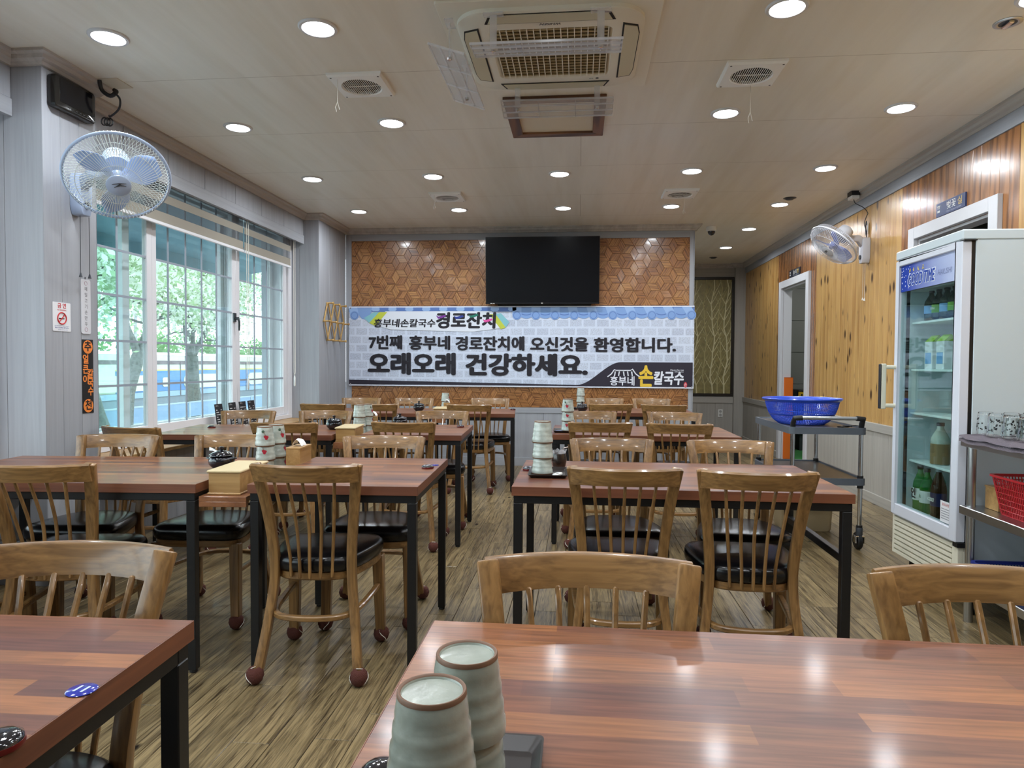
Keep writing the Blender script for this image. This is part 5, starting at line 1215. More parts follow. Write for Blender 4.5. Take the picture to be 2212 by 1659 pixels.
# ------------------------------------------------------------------ drinks fridge
M_fr = mat('fridge_enamel', srgb(200, 212, 217), .38); M_frd = mat('fridge_door_white', srgb(214, 218, 228), .35); M_fri = mat('fridge_inside', srgb(222, 232, 232), .5); M_lou = mat('louvre_cream', srgb(224, 220, 200), .45)
M_fglass = glass_mat('fridge_glass', (.86, .95, .94), 0, 1.3)
def fridge():
    o = thing('drinks_fridge', 'tall white glass-door drinks fridge with blue header', 'fridge', (1.80, 3.44, 0))
    W = .68; Dp = .66
    def B(nm, x0, x1, y0, y1, z0, z1, m, bv=.003): return MB().box(x0, x1, y0, y1, z0, z1).build(nm, m, o, bevel=bv)
    B('side_panel', .062, Dp, 0, .045, .13, 1.80, M_fr); B('side_panel', .062, Dp, W-.045, W, .13, 1.80, M_fr)
    B('back_panel', Dp-.04, Dp, .046, W-.046, .13, 1.80, M_fri); B('top_cap', 0, Dp, -.002, W+.002, 1.80, 1.85, M_fr, .006)
    B('header_box', .062, Dp-.041, .046, W-.046, 1.62, 1.799, M_fri)
    B('base_box', .062, Dp-.041, .046, W-.046, .13, .40, M_fri)
    # louvred base front
    B('base_front', .04, .062, 0, W, .13, .35, M_lou, .002)
    for z0, z1, y0, y1 in ((.13, .352, 0, .05), (.13, .352, W-.02, W), ): B('base_stile', .012, .042, y0, y1, z0, z1, M_lou)
    for k in range(8):
        z = .135+k*.0268; MB().prism([(.012, z), (.04, z+.006), (.04, z+.018), (.012, z+.017)], .051, W-.021, Matrix(((1, 0, 0, 0), (0, 0, 1, 0), (0, 1, 0, 0), (0, 0, 0, 1)))).build('louvre', M_lou, o)
    # door
    fz0, fz1, t = .357, 1.795, .052
    d = MB().box(0, .045, 0, .058, fz0, fz1).box(0, .045, W-.04, W, fz0, fz1).box(0, .045, .058, W-.04, fz0, fz0+.062).box(0, .045, .058, W-.04, fz1-.032, fz1).build('door', M_frd, o, bevel=.004)
    MB().box(.046, .061, .006, W-.006, fz0+.005, fz1-.005).box(.0455, .0615, .05, W-.05, fz0+.06, fz1-.06) if False else None
    g = MB()
    for a, b_, c, e_ in ((.004, .045, fz0, fz1), (W-.045, W-.004, fz0, fz1)): g.box(.0455, .0615, a, b_, c, e_)
    g.box(.0455, .0615, .045, W-.045, fz0, fz0+.04).box(.0455, .0615, .045, W-.045, fz1-.04, fz1); g.build('gasket', M_black, d)
    MB().box(.016, .022, .058, W-.04, fz0+.062, 1.618).build('glass', M_fglass, d)
    # header print
    m = bpy.data.materials.new('header_print'); m.use_nodes = True; N = m.node_tree.nodes; L = m.node_tree.links; bs = N['Principled BSDF']; bs.inputs['Roughness'].default_value = .25
    tcn = N.new('ShaderNodeTexCoord'); sp = N.new('ShaderNodeSeparateXYZ'); L.new(tcn.outputs['Object'], sp.inputs[0]); mrn = N.new('ShaderNodeMapRange'); mrn.inputs['From Min'].default_value = .06; mrn.inputs['From Max'].default_value = .64
    ns = N.new('ShaderNodeTexNoise'); ns.inputs['Scale'].default_value = 6; L.new(tcn.outputs['Object'], ns.inputs['Vector'])
    L.new(sp.outputs['Y'], mrn.inputs['Value']); ma = N.new('ShaderNodeMath'); ma.operation = 'MULTIPLY_ADD'; ma.inputs[1].default_value = .35; L.new(ns.outputs['Fac'], ma.inputs[0]); 
    sb = N.new('ShaderNodeMath'); sb.operation = 'SUBTRACT'; sb.inputs[1].default_value = .17; L.new(mrn.outputs[0], ma.inputs[2]); L.new(ma.outputs[0], sb.inputs[0])
    rp = N.new('ShaderNodeValToRGB'); rp.color_ramp.elements[0].color = (*srgb(190, 202, 232), 1); rp.color_ramp.elements[1].color = (*srgb(34, 66, 168), 1); rp.color_ramp.elements[1].position = .9; L.new(sb.outputs[0], rp.inputs[0]); L.new(rp.outputs[0], bs.inputs['Base Color'])
    MB().box(.012, .018, .058, W-.04, 1.618, 1.763).build('header_panel', m, d)
    WHT = mat('header_white', srgb(232, 238, 250), .3); BL = mat('header_blue', srgb(40, 74, 168), .3)
    text('GOOD TIME', .088, WHT, d, (.0112, .41, 1.672), '-x', width=.30, bold=.075, shear=.25); text('GOOD TIME', .088, BL, d, (.0098, .41, 1.672), '-x', width=.285, bold=.022, shear=.25)
    text('HAILISHI', .040, mat('header_grey', srgb(120, 132, 170), .4), d, (.0112, .175, 1.675), '-x', width=.135, shear=.25)
    r = random.Random(3)
    for k in range(4):
        y = .54-.05*k; MB().tube([(.0112, y+r.uniform(-.012, .012), 1.728+r.uniform(-.012, .014)) for _ in range(5)], .0022, 5).build('yellow_mark', mat('header_yellow', srgb(226, 206, 110), .4), d)
    for k in range(26):
        y = .635-abs(r.gauss(0, .05)); z = 1.63+r.random()*.12; MB().lathe([(0, 0), (.0035, .0), (0, .0008)], 6, basis((.0116, y, z), (0, -1, 0), (0, 0, 1))).build('droplet_print', WHT, d)
    # handle
    MB().tube([(.0, W-.022, 1.195), (-.055, W-.018, 1.195)], .012, 10).tube([(.0, W-.022, .975), (-.055, W-.018, .975)], .012, 10).build('handle_post', M_lou, d, smooth=40)
    MB().box(-.078, -.05, W-.03, W-.006, .955, 1.215).build('handle_grip', M_lou, d, bevel=.006, seg=2); MB().box(-.086, -.0785, W-.031, W-.005, .957, 1.213).build('handle_strip', M_black, d, bevel=.003)
    MB().box(.004, .062, -.012, .03, .335, .356).build('hinge', M_steel_black, o); MB().box(.004, .062, -.012, .03, 1.795, 1.8).build('hinge', M_steel_black, o)
    MB().box(.0148, .0158, .07, .17, .425, .53).build('warning_label', M_paper, d)
    text('주의사항', .018, M_redp, d, (.0142, .12, .512), '-x')
    lb = MB()
    for k in range(5): lb.box(.0143, .0148, .085, .16, .49-k*.012, .494-k*.012)
    lb.build('label_lines', mat('label_grey', srgb(150, 150, 158), .6), d)
    # inside
    for z in (1.448, 1.185, .942, .674): MB().box(.072, Dp-.05, .05, W-.05, z-.012, z).build('shelf', M_fri, o, bevel=.002)
    for y in (.075, W-.075):
        MB().box(Dp-.052, Dp-.041, y-.012, y+.012, .42, 1.60).build('shelf_rail', M_white, o)
        b = MB()
        for k in range(36): b.box(Dp-.054, Dp-.0525, y-.004, y+.004, .44+k*.032, .452+k*.032)
        b.build('rail_slots', M_darkgrey, o)
    for x in (.1, Dp-.08):
        for y in (.05, W-.05): MB().lathe([(.022, 0), (.022, .02), (.014, .03), (.014, .13)], 14, Matrix.Translation((x, y, 0))).build('foot', M_black, o)
fridge()
# drinks standing in the fridge
M_bglass = mat('green_bottle', srgb(56, 168, 66), .08, trans=.75, ior=1.3); M_brown = mat('brown_bottle', srgb(74, 44, 16), .08, trans=.55, ior=1.3); M_cap = mat('bottle_cap_dark', srgb(40, 44, 40), .4); M_lab = mat('bottle_label', srgb(226, 226, 222), .5)
def bottle(x, y, z, H, r, m, label, lab=None, mark=None, capm=None, rz=PI, liquid=None, grp='bottles in the drinks fridge'):
    o = thing('drink_bottle', label, 'bottle', (x, y, z), rz, grp)
    MB().lathe([(0, 0), (r*.85, 0), (r, H*.03), (r*.97, H*.12), (r, H*.2), (r, H*.55), (r*.93, H*.64), (r*.62, H*.76), (r*.36, H*.86), (r*.33, H*.93), (0, H*.935)], 24).build('bottle_body', m, o, smooth=60)
    MB().lathe([(r*.40, H*.92), (r*.42, H*.925), (r*.42, H*.99), (r*.38, H), (0, H)], 18).build('cap', capm or M_cap, o, smooth=40)
    if lab: MB().lathe([(r*1.01, H*.24), (r*1.015, H*.245), (r*1.015, H*.50), (r*1.01, H*.505)], 24, caps=False).build('label_band', lab, o, smooth=60)
    if mark: text(mark[0], H*mark[2], mark[1], o, (r*1.03, 0, H*.38), '+x', bold=.03, shear=mark[3] if len(mark) > 3 else 0)
    if liquid: MB().lathe([(r*1.006, H*.02), (r*1.006, H*.5), (0, H*.5)], 24, caps=False).build('liquid', liquid, o, smooth=60)
M_cass = mat('label_navy', srgb(28, 30, 76), .35)
bottle(1.895, 3.985, .40, .25, .036, M_bglass, 'green bottle with white label and black letters on the fridge floor by the wall side', M_lab, ('인', M_ink, .24))
bottle(1.893, 3.905, .40, .245, .036, M_bglass, 'green bottle with white label between two bottles on the fridge floor', M_lab, ('소', mat('label_green', srgb(90, 110, 60), .5), .1))
bottle(1.975, 3.95, .40, .255, .036, M_bglass, 'green bottle standing behind the labelled bottles on the fridge floor', M_lab)
bottle(1.898, 3.795, .40, .265, .038, M_brown, 'brown bottle with navy label and white italic letters on the fridge floor', M_cass, ('cass', M_white, .15, .3), mat('cap_silver', srgb(180, 184, 190), .3, .6))
bottle(1.935, 3.865, .674, .225, .046, mat('milky_bottle', srgb(206, 212, 200), .15, trans=.3), 'clear plastic bottle half full of brown drink on the fridge shelf', None, None, mat('cap_black', srgb(40, 42, 52), .4), liquid=mat('brown_drink', srgb(138, 112, 78), .3))
for k, (x, y, lb) in enumerate(((1.915, 3.95, 'at the wall end'), (1.915, 3.87, 'second from the wall end'), (1.915, 3.79, 'third from the wall end'), (1.915, 3.71, 'at the hinge end'), (2.02, 3.93, 'standing behind the front four'))):
    bottle(x, y, 1.448, .165, .034, mat('dark_green_bottle', srgb(24, 46, 30), .1, trans=.4), 'dark green bottle on the top fridge shelf, '+lb, mat('label_lime', srgb(110, 160, 60), .5) if k % 2 else mat('label_blue', srgb(130, 170, 220), .5), ('TERRA', M_white, .1) if k == 1 else None)
for k, (y, lb) in enumerate(((3.94, 'beside the other carton on the second fridge shelf'), (3.82, 'toward the hinge on the second fridge shelf'))):
    o = thing('drink_carton', 'white and blue drink carton '+lb, 'carton', (1.935, y, 1.185), 0, 'cartons in the fridge')
    MB().box(-.035, .035, -.04, .04, 0, .15).build('carton_body', M_paper, o, bevel=.002); MB().prism([(-.035, 0), (.035, 0), (0, .035)], -.04, .04, Matrix(((1, 0, 0, 0), (0, 0, 1, 0), (0, 1, 0, .15), (0, 0, 0, 1)))).build('gable', mat('carton_green', srgb(150, 190, 60), .5), o)
    MB().box(-.0365, -.0355, -.03, .03, .03, .09).build('carton_print', mat('carton_blue', srgb(120, 170, 220), .5), o)

# ------------------------------------------------------------------ service cart with colander
def cart():
    o = thing('service_cart', 'two-tier grey service cart with chrome posts and handle', 'cart', (1.37, 4.60, 0))
    W, D = .49, .90; M_cs = mat('cart_grey', srgb(92, 98, 106), .35, .1); M_ct = mat('cart_tread', srgb(70, 66, 64), .3)
    for z in (.755, .425):
        P = rrect(0, W, 0, D, .04, 5)
        MB().loft([[(x, y, z) for x, y in P], [(x, y, z+.045) for x, y in P], [(W/2+(x-W/2)*.94, D/2+(y-D/2)*.97, z+.045) for x, y in P], [(W/2+(x-W/2)*.93, D/2+(y-D/2)*.96, z+.034) for x, y in P]]).build('shelf_tray', M_cs, o, smooth=35)
        MB().prism(rrect(.025, W-.025, .025, D-.025, .02, 3), z+.0342, z+.036).build('tray_mat', M_ct, o)
    for x in (.03, W-.03):
        for y in (.03, D-.03):
            MB().cyl((x, y, .15), (x, y, .756), .0145).build('post', M_chrome, o, smooth=40)
            for z in (.416, .474, .15): MB().cyl((x, y, z-.012), (x, y, z+.012), .019).build('collar', M_black, o, smooth=40)
            MB().lathe([(.018, .095), (.021, .10), (.021, .145), (.017, .15)], 14, Matrix.Translation((x, y, 0))).build('stem_sleeve', M_darkgrey, o, smooth=40)
            c = MB().box(x-.028, x-.022, y-.022, y+.022, .045, .088).box(x+.022, x+.028, y-.022, y+.022, .045, .088).box(x-.028, x+.028, y-.024, y+.024, .086, .095).build('caster_fork', M_chrome, o, bevel=.002)
            MB().lathe([(0, -.016), (.05, -.016), (.056, -.010), (.056, .010), (.05, .016), (0, .016)], 28, Matrix.Translation((x, y+.018, .0565)) @ Matrix.Rotation(PI/2, 4, 'Y')).build('caster_wheel', M_black, c, smooth=40)
            MB().lathe([(0, -.018), (.02, -.018), (.02, .018), (0, .018)], 16, Matrix.Translation((x, y+.018, .0565)) @ Matrix.Rotation(PI/2, 4, 'Y')).build('wheel_hub', M_stain, c, smooth=40)
    for x in (.03, W-.03): MB().tube([(x, .03, .80), (x, .02, .83), (x, -.005, .858), (W/2+(x-W/2)*.78, -.01, .862)], [.017, .017, .017, .017], 10).build('handle_elbow', M_black, o, smooth=50)
    MB().cyl((.06, -.01, .862), (W-.06, -.01, .862), .0125).build('handle_bar', M_stain, o, smooth=40)
cart()
def colander():
    o = thing('colander', 'large blue plastic colander basket on the service cart', 'colander', (1.565, 4.985, .7915))
    M_cb = mat('blue_plastic', srgb(44, 78, 190), .3, coat=.2)
    n = 110; prof = [(.150, .004), (.185, .03), (.215, .075), (.232, .12), (.243, .165)]
    wall = MB()
    pc = catmull([(r, 0, z) for r, z in prof], 3)
    for i in range(n):
        t = 2*PI*i/n; wall.tube([(p.x*math.cos(t), p.x*math.sin(t), p.z) for p in pc], .0023, 4, caps=False)
    for p in catmull([(r, 0, z) for r, z in prof], 5): wall.tube([(p.x*math.cos(2*PI*i/72), p.x*math.sin(2*PI*i/72), p.z) for i in range(72)], .0022, 4, closed=True)
    wall.build('basket_wall', M_cb, o)
    MB().lathe([(.236, .158), (.246, .160), (.262, .172), (.266, .178), (.262, .183), (.246, .176), (.240, .166), (.236, .158)], 64, caps=False).build('rim', M_cb, o, smooth=50)
    MB().lathe([(0, 0), (.15, 0), (.156, .006), (.15, .008), (0, .006)], 48).build('base', M_cb, o, smooth=50)
    MB().lathe([(.21, .066), (.2165, .069), (.219, .077), (.212, .076), (.21, .066)], 64, caps=False).build('stiffening_band', M_cb, o, smooth=50)
colander()
for k, (x, y, rz, lb) in enumerate(((1.72, 4.68, .4, 'small black spoon on the cart closest to the handle'), (1.78, 4.74, .1, 'small black spoon on the cart beside the colander'))):
    o = thing('black_spoon', lb, 'spoon', (x, y, .7915), rz, 'black spoons on the cart')
    MB().loft([[(a*k_*1.0, b*k_*.7, z) for a, b in circle(.028, 18)] for k_, z in ((.5, .001), (.9, .005), (1, .010), (.94, .010), (.8, .006))]).build('spoon_bowl', M_black, o, smooth=50)
    MB().tube([(.026, 0, .009), (.06, 0, .012), (.10, .01, .006)], [.004, .003, .0035], 6).build('spoon_handle', M_black, o)
o = thing('storage_bin', 'beige plastic storage bin on the floor under the service cart', 'bin', (1.66, 5.24, 0))
P = rrect(-.185, .185, -.14, .14, .04, 5)
MB().loft([[(x*.9, y*.9, 0) for x, y in P], [(x*.94, y*.94, .012) for x, y in P], [(x, y, .21) for x, y in P], [(x*.97, y*.97, .21) for x, y in P], [(x*.9, y*.9, .02) for x, y in P]]).build('bin_body', mat('beige_plastic', srgb(188, 168, 132), .5), o, smooth=40)
MB().loft([[(x*1.04, y*1.04, z) for x, y in P] for z in (.20, .215)]).build('lid', mat('beige_lid', srgb(176, 154, 118), .5), o, smooth=40)

# ------------------------------------------------------------------ stainless rack
def rack():
    o = thing('stainless_rack', 'stainless steel three-tier rack beside the fridge', 'rack', (1.80, 2.55, 0))
    W, D = .62, .865
    for z in (.825, .505, .175):
        MB().box(0, W, 0, D, z, z+.04).build('shelf', M_stain, o, bevel=.003)
    for x in (.035, W-.035):
        for y in (.035, D-.035): MB().cyl((x, y, .0), (x, y, .825), .019).build('leg', M_stain, o, smooth=40)
rack()
o = thing('towel', 'folded grey-purple towel under the upturned glasses on the rack', 'towel', (1.79, 2.66, .866))
nx_, ny_ = 26, 30; vs = []; fs = []
rr_ = random.Random(9)
for j in range(ny_+1):
    for i in range(nx_+1):
        x = .46*i/nx_; y = .74*j/ny_+.012*math.sin(i*.5)*(1 if j in (0, ny_) else 0); z = .016+.004*math.sin(i*.8+j*.5)+.003*math.sin(j*1.3)
        if i == 0: x = -.012+.006*math.sin(j*.9); z = .002+.004*math.sin(j*.7)
        if i == 1: x = .0; z = .013
        vs.append((x, y, max(z, 0)))
for j in range(ny_):
    for i in range(nx_): a = j*(nx_+1)+i; fs.append((a, a+1, a+nx_+2, a+nx_+1))
N0 = len(vs); vs += [(x, y, max(-.0, z-.014)) if i_ % (nx_+1) else (x, y, z-.02) for i_, (x, y, z) in enumerate(vs)]; fs += [tuple(N0+q for q in reversed(f)) for f in fs[:nx_*ny_]]
MB().add(vs, fs).build('cloth', mat('towel_terry', srgb(112, 104, 112), .95, bump=.8, bscale=260), o, smooth=80)
M_tum = mat('tumbler_glass', (.95, .97, .97), .03, trans=1., ior=1.25)
def tumbler():
    o = thing('water_glass', 'x', 'glass')
    MB().lathe([(.0335, 0), (.036, .001), (.0345, .03), (.032, .075), (.030, .098), (.027, .102), (0, .102), (0, .090), (.026, .089), (.028, .07), (.0315, .03), (.0335, 0)], 24, caps=False).build('glass_wall', M_tum, o, smooth=50)
    b = MB(); r = random.Random(2)
    for k in range(26):
        t = 2*PI*r.random(); z = .018+.055*r.random(); b.box(.0345-z*.03, .0353-z*.03, -.0035, .0035, z-.003, z+.003, Matrix.Rotation(t, 4, 'Z'))
    b.build('print_marks', M_ink, o)
    return o
tg = tumbler(); u = False
GL = [(1.865, 3.335, 'at the fridge-side corner of the front file'), (1.86, 3.245, 'second in the front file'), (1.872, 3.155, 'third in the front file'), (1.955, 3.30, 'at the fridge end of the second file'), (1.962, 3.20, 'second in the second file'), (2.045, 3.31, 'at the fridge end of the third file'), (1.968, 3.10, 'third in the second file'), (2.05, 3.21, 'second in the third file'), (1.88, 3.06, 'fourth in the front file')]
for k, (x, y, lb) in enumerate(GL):
    g = tg if not u else dup(tg); u = True
    g.location = (x, y, .8905); g.rotation_euler = (0, 0, k*1.3); g['label'] = 'clear printed water glass upturned on the towel, '+lb; g['group'] = 'upturned water glasses on the towel'
def crate(name, x, y, z, w_, d_, h_, m, label, nb=14):
    o = thing(name, label, 'basket', (x, y, z), 0)
    T = rrect(-w_/2, w_/2, -d_/2, d_/2, .03, 4); k = .84
    MB().loft([[(a*1.0, b*1.0, h_-.012) for a, b in T], [(a*1.05, b*1.05, h_-.008) for a, b in T], [(a*1.05, b*1.05, h_) for a, b in T], [(a*.985, b*.985, h_) for a, b in T], [(a*.985, b*.985, h_-.012) for a, b in T]], caps=False).build('rim', m, o, smooth=35)
    MB().loft([[(a*k, b*k, 0) for a, b in T], [(a*k, b*k, .006) for a, b in T]]).build('base', m, o)
    wall = MB(); n = len(T)
    seq = []
    for i in range(n):
        a, b = Vector(T[i-1]), Vector(T[i]); m_ = max(1, int((b-a).length/.013))
        seq += [a+(b-a)*q/m_ for q in range(m_)]
    for p in seq: wall.strip([(p.x*k, p.y*k, .004), (p.x, p.y, h_-.008)], (.005, .003), (-p.y, p.x, 0))
    for q in range(1, 7):
        f = q/7; kk = k+(1-k)*f; wall.tube([(a*kk, b*kk, h_*f) for a, b in T], .0024, 4, closed=True)
    wall.build('lattice_wall', m, o); return o
crate('plastic_basket', 2.02, 3.10, .546, .36, .30, .175, mat('red_plastic', srgb(176, 40, 46), .35), 'red plastic lattice basket on the middle rack shelf')
crate('plastic_basket', 2.02, 3.16, .216, .40, .36, .085, mat('navy_plastic', srgb(34, 48, 128), .35), 'dark blue plastic lattice basket on the lowest rack shelf')
crate('plastic_basket', 2.05, 2.90, .8905, .16, .16, .09, mat('teal_plastic', srgb(36, 140, 140), .35), 'teal plastic basket beside the upturned glasses')
o = thing('white_cloth', 'crumpled white cloth heaped in the dark blue basket', 'cloth', (2.06, 3.10, .224))
bm_ = MB(); rg = []
for k in range(7):
    f = k/6; rg.append([((.10*(1-f*f)**.5+.004+.012*math.sin(5*a+k))*math.cos(a), (.10*(1-f*f)**.5+.004+.012*math.cos(4*a+k*2))*math.sin(a), .13*f) for a in [2*PI*i/24 for i in range(24)]])
bm_.loft(rg).build('cloth_heap', mat('white_cotton', srgb(222, 224, 228), .9, bump=.4, bscale=40), o, smooth=80)
o = thing('wooden_block', 'small plain wooden box behind the red basket', 'box', (1.915, 3.31, .546))
MB().box(-.03, .05, -.05, .05, 0, .10).build('box_body', M_bamboo, o, bevel=.002); MB().box(-.032, .052, -.052, .052, .10, .106).build('lid', M_bamy, o)
o = MB().loft([[(a*.9, b*.9, 0) for a, b in rrect(-.06, .06, -.06, .06, .02, 3)], [(a+.01*math.sin(b*60), b, .03) for a, b in rrect(-.05, .05, -.05, .05, .02, 3)]]).build('paper_napkins', M_paper, None, (2.05, 2.90, .965)); tag(o, 'white paper napkins piled in the teal basket', 'napkins')
# ------------------------------------------------------------------ outside the window
M_ground = mat('street_asphalt', srgb(150, 152, 152), .9, bump=.1, bscale=3)
gd = MB(); gd.add([(-3.6, -20, -.6), (-13, -20, -.6), (-24, -20, -2.2), (-80, -20, -2.2), (-3.6, 120, -.6), (-13, 120, -.6), (-24, 120, -2.2), (-80, 120, -2.2)], [(0, 1, 5, 4), (1, 2, 6, 5), (2, 3, 7, 6)])
struct(gd.build('ground', M_ground), 'pale street outside the window')
aw = thing('awning', 'blue-grey awning over the outside of the window', 'awning', (-3.63, 0, 0))
M_aw = mat('awning_cloth', srgb(112, 146, 160), .8)
MB().add([(0, 1.5, 2.66), (-1.1, 1.5, 2.50), (-1.1, 9.5, 2.50), (0, 9.5, 2.66), (0, 1.5, 2.64), (-1.1, 1.5, 2.48), (-1.1, 9.5, 2.48), (0, 9.5, 2.64)], [(0, 3, 2, 1), (4, 5, 6, 7), (0, 1, 5, 4), (1, 2, 6, 5), (2, 3, 7, 6), (3, 0, 4, 7)]).build('canopy', M_aw, aw)
MB().box(-1.12, -1.09, 1.5, 9.5, 2.36, 2.50).build('valance', M_aw, aw)
# train
def train():
    o = thing('train_carriage', 'cream and blue train carriage standing beyond the street', 'train', (-27, 26, -1.75))
    L_ = 44; CR = mat('train_cream', srgb(190, 192, 174), .5); BLU = mat('train_blue', srgb(78, 120, 168), .4); YL = mat('train_yellow', srgb(196, 184, 90), .5); BRN = mat('train_brown', srgb(108, 94, 94), .5); SK = mat('train_skirt', srgb(140, 160, 176), .5); DK = mat('train_under', srgb(120, 128, 136), .6)
    b0 = -1.75
    def Z(t): return 1.2+(t-1.2)*2.25-b0          # height seen at the fence line carried to the track
    MB().box(-2.6, 0, 0, L_, Z(.35), Z(1.40)).build('body', CR, o, bevel=.05)
    MB().prism([(-2.6, Z(1.40)-.02), (0, Z(1.40)-.02), (-.25, Z(1.47)+.02), (-2.35, Z(1.47)+.02)], 0, L_, Matrix(((1, 0, 0, 0), (0, 0, 1, 0), (0, 1, 0, 0), (0, 0, 0, 1)))).build('roof', mat('train_roof', srgb(206, 208, 200), .5), o)
    MB().box(.0, .02, 0, L_, Z(1.13), Z(1.24)).build('brown_stripe', BRN, o)
    MB().box(.0, .03, 11.5, L_, Z(.95), Z(.985)).build('yellow_line', YL, o)
    MB().box(.0, .03, 11.5, L_, Z(.36), Z(.95)).build('blue_band', BLU, o)
    MB().box(.0, .02, 0, L_, Z(.2), Z(.35)).build('skirt', SK, o); MB().box(-2.4, -.05, 0, L_, Z(-.12), Z(.2)).build('underframe', DK, o)
    W1 = mat('train_window_cream', srgb(194, 198, 172), .4)
    zc, zh = (Z(.40)+Z(.83))/2, (Z(.83)-Z(.40))/2
    def oval(y0, y1, z0, z1, r, nm):
        MB().prism(rrect(y0, y1, z0, z1, r, 8), 0, .03, basis((.032, 0, 0), (0, 1, 0), (0, 0, 1))).build(nm, W1, o)
    for k in range(4):
        y = 7.0+k*9.2; oval(y+2.2, y+7.6, zc-zh, zc+zh, .45, 'side_panel')
        oval(y+9.0, y+9.75, zc-zh*.6, zc+zh*.65, .15, 'door_window')
    for k in range(5): MB().box(.03, .05, 8.8+k*9.2, 8.86+k*9.2, Z(.2), Z(1.2)).build('door_seam', BRN, o)
    for k in range(6): MB().lathe([(0, -.06), (.42, -.06), (.42, .06), (0, .06)], 24, Matrix.Translation((-.3, 4+k*7, -.03)) @ Matrix.Rotation(PI/2, 4, 'Y')).build('wheel', DK, o)
train()
# fence panels along the track
M_fence = mat('blue_fence', srgb(130, 152, 178), .6); M_fp = mat('fence_post', srgb(160, 172, 182), .6)
fo = thing('track_fence', 'pale blue panel fence between street and track', 'fence', (-12.0, 8, -.6))
for k in range(14):
    MB().box(-.03, .03, k*2.0+.04, k*2.0+1.96, .12, .54).build('panel', M_fence, fo); MB().box(-.05, .05, k*2.0-.04, k*2.0+.04, 0, .58).build('post', M_fp, fo)
MB().box(-.04, .04, -.04, 28.04, .54, .58).build('top_rail', M_fp, fo)
# trees
M_bark = mat('bark', srgb(104, 106, 102), .9, bump=.6, bscale=18, var=.25); 
def leaf_mat(nm, c):
    m = mat(nm, srgb(*c), .6); b = m.node_tree.nodes['Principled BSDF']; b.inputs['Subsurface Weight'].default_value = 0
    N = m.node_tree.nodes; L = m.node_tree.links; tr = N.new('ShaderNodeBsdfTranslucent'); tr.inputs['Color'].default_value = (*srgb(*c), 1); mx = N.new('ShaderNodeMixShader'); mx.inputs[0].default_value = .45
    L.new(b.outputs[0], mx.inputs[1]); L.new(tr.outputs[0], mx.inputs[2]); L.new(mx.outputs[0], N['Material Output'].inputs['Surface']); return m
M_leaf = leaf_mat('leaf_green', (160, 182, 142)); M_blossom = leaf_mat('blossom_white', (214, 220, 206)); M_shrub = leaf_mat('shrub_green', (128, 160, 108))
def leaves(name, pts, n, spread, size, m, parent, seed):
    r = random.Random(seed); vs = []; fs = []
    for _ in range(n):
        c = Vector(pts[r.randrange(len(pts))])+Vector((r.gauss(0, spread), r.gauss(0, spread), r.gauss(0, spread*.7)))
        a = Vector((r.uniform(-1, 1), r.uniform(-1, 1), r.uniform(-1, 1))).normalized()*size*r.uniform(.6, 1.2); b = a.orthogonal().normalized()*a.length*.5
        k = len(vs); vs += [c-a, c+b, c+a, c-b]; fs.append((k, k+1, k+2, k+3))
    o = MB(); o.v = [tuple(v) for v in vs]; o.f = fs
    me = bpy.data.meshes.new(name); me.from_pydata(o.v, [], o.f); ob = obj(name, me, m, parent); ob['kind'] = 'stuff'; return ob
def tree(loc, trunk, limbs, label, seed, nleaf, dens=.45, lsz=.075):
    o = thing('street_tree', label, 'tree', loc, 0, 'trees outside the window')
    r = random.Random(seed); tips = []
    MB().tube(catmull([p for p, _ in trunk], 4), [trunk[min(int(k/4), len(trunk)-1)][1] for k in range((len(trunk)-1)*4+1)], 10).build('trunk', M_bark, o, smooth=60)
    br = MB()
    for P, r0 in limbs:
        C_ = catmull(P, 5); br.tube(C_, [r0*(1-.75*k/(len(C_)-1)) for k in range(len(C_))], 8)
        for k in range(4, len(C_), 2):
            d = Vector((r.uniform(-1, 1), r.uniform(-1, 1), r.uniform(-.25, .9)))*r.uniform(.8, 1.8); q = C_[k]+d
            br.tube([tuple(C_[k]), tuple(C_[k]+d*.5+Vector((0, 0, .12))), tuple(q)], [r0*.3, r0*.2, r0*.06], 5); tips += [p_ for p_ in (tuple(q), tuple(C_[k]+d*.6), tuple(C_[k])) if p_[2] > 3.1]
    br.build('branches', M_bark, o, smooth=60)
    leaves('foliage', tips, int(nleaf*1.0), dens, lsz, M_leaf, o, seed); leaves('blossom', tips, int(nleaf*1.6), dens, lsz, M_blossom, o, seed+1)
tree((-12.4, 20.9, -.6), [((0, 0, 0), .24), ((.02, 0, 1.0), .20), ((.0, -.05, 2.0), .20)], [([(0, -.05, 1.9), (.1, -.5, 2.8), (.3, -.9, 4.2), (.5, -1.2, 6)], .13), ([(0, -.05, 1.95), (-.05, .1, 3.0), (.1, .3, 4.5), (0, .4, 6.5)], .13), ([(0, -.05, 1.9), (.0, .7, 2.7), (.1, 1.3, 3.6), (.2, 1.6, 5)], .11), ([(0, .1, 2.8), (.6, -1.6, 4.0), (.7, -2.6, 5.2)], .07), ([(0, .4, 3.0), (.4, 2.0, 4.2), (.6, 3.0, 5)], .07)], 'broad street tree with forked trunk in front of the train', 11, 3600, .5, .09)
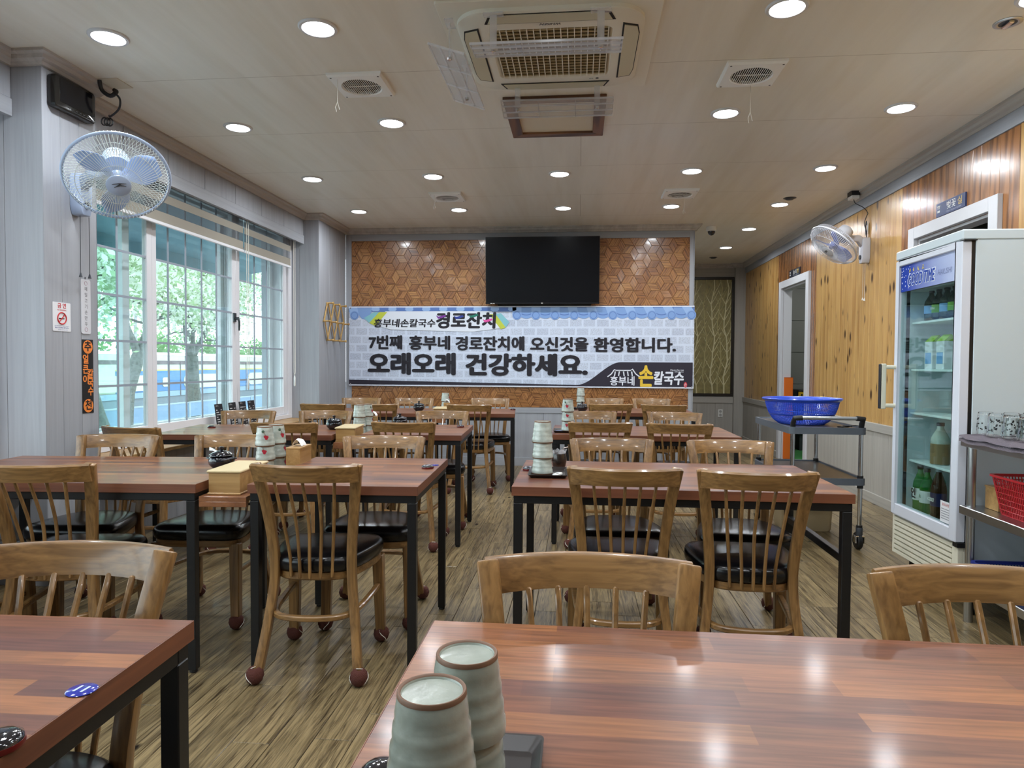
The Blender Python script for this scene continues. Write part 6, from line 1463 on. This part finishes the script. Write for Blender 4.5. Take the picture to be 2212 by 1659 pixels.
tree((-8.0, 10.9, -.6), [((0, 0, 0), .20), ((-.1, -.2, .9), .18), ((-.2, -.55, 2.0), .17)], [([(-.2, -.55, 1.9), (-.2, -.8, 3.0), (-.1, -1.0, 4.4), (0, -1.1, 6)], .13), ([(-.2, -.5, 2.1), (-.3, -.1, 3.1), (-.2, .8, 4.2), (0, 1.6, 5.6)], .09), ([(-.2, -.6, 1.8), (-.1, -1.3, 2.6), (.1, -2.0, 3.4)], .08), ([(-.2, -.3, 2.6), (-.4, 1.2, 3.3), (-.3, 2.4, 4.6)], .06)], 'leaning street tree behind the pane nearest the pier', 23, 3000, .45)
tree((-11.2, 15.9, -.6), [((0, 0, 0), .18), ((.0, .1, 1.0), .17), ((.0, .55, 2.0), .15)], [([(0, .55, 1.9), (.1, 1.0, 3.0), (.2, 1.8, 4.4), (.2, 2.6, 5.6)], .12), ([(0, .5, 2.0), (-.2, .2, 3.2), (-.1, 0, 5.0)], .10), ([(0, .9, 2.8), (.2, 2.0, 3.3), (.3, 3.2, 4.4)], .07)], 'slender street tree behind the overlapping teal panes', 31, 2600, .5)
# shrubs and poles beyond the train
for k in range(7):
    y = 44+k*9; o = thing('hedge_shrub', 'green shrub rising behind the train, %s along the track' % ['first', 'second', 'third', 'fourth', 'fifth', 'sixth', 'seventh', 'eighth', 'ninth'][k], 'shrub', (-33, y-12, -2.2), 0, 'shrubs behind the train')
    r = random.Random(k); pts = [(r.gauss(0, .7), r.gauss(0, 1.5), 3.4+r.uniform(0, 1.9)) for _ in range(24)]
    MB().tube([(0, 0, 0), (.1, .1, 2.2), (.0, .2, 4.0)], [.14, .10, .04], 7).build('stem', M_bark, o); leaves('foliage', pts, 900, .5, .22, M_shrub, o, 50+k)
for k, (y, lb) in enumerate(((33, 'nearest the leaning tree'), (35.2, 'beside the forked tree'))):
    o = thing('utility_pole', 'thin grey utility pole behind the train, '+lb, 'pole', (-30.6-k*.4, y+10, -2.2), 0, 'utility poles')
    MB().cyl((0, 0, 0), (0, 0, 9), .14, .10).build('shaft', mat('pole_grey', srgb(150, 150, 150), .8), o); MB().box(-.06, .06, -.8, .8, 7.6, 7.75).build('cross_arm', mat('pole_grey', srgb(150, 150, 150), .8), o)
    for z in ((7.8, 8.3) if k else (6.6,)): MB().tube([(0, -30, z-.3), (0, -15, z-.8), (0, 0, z), (0, 20, z-.7), (0, 40, z)], .02, 4).build('cable', M_darkgrey, o)
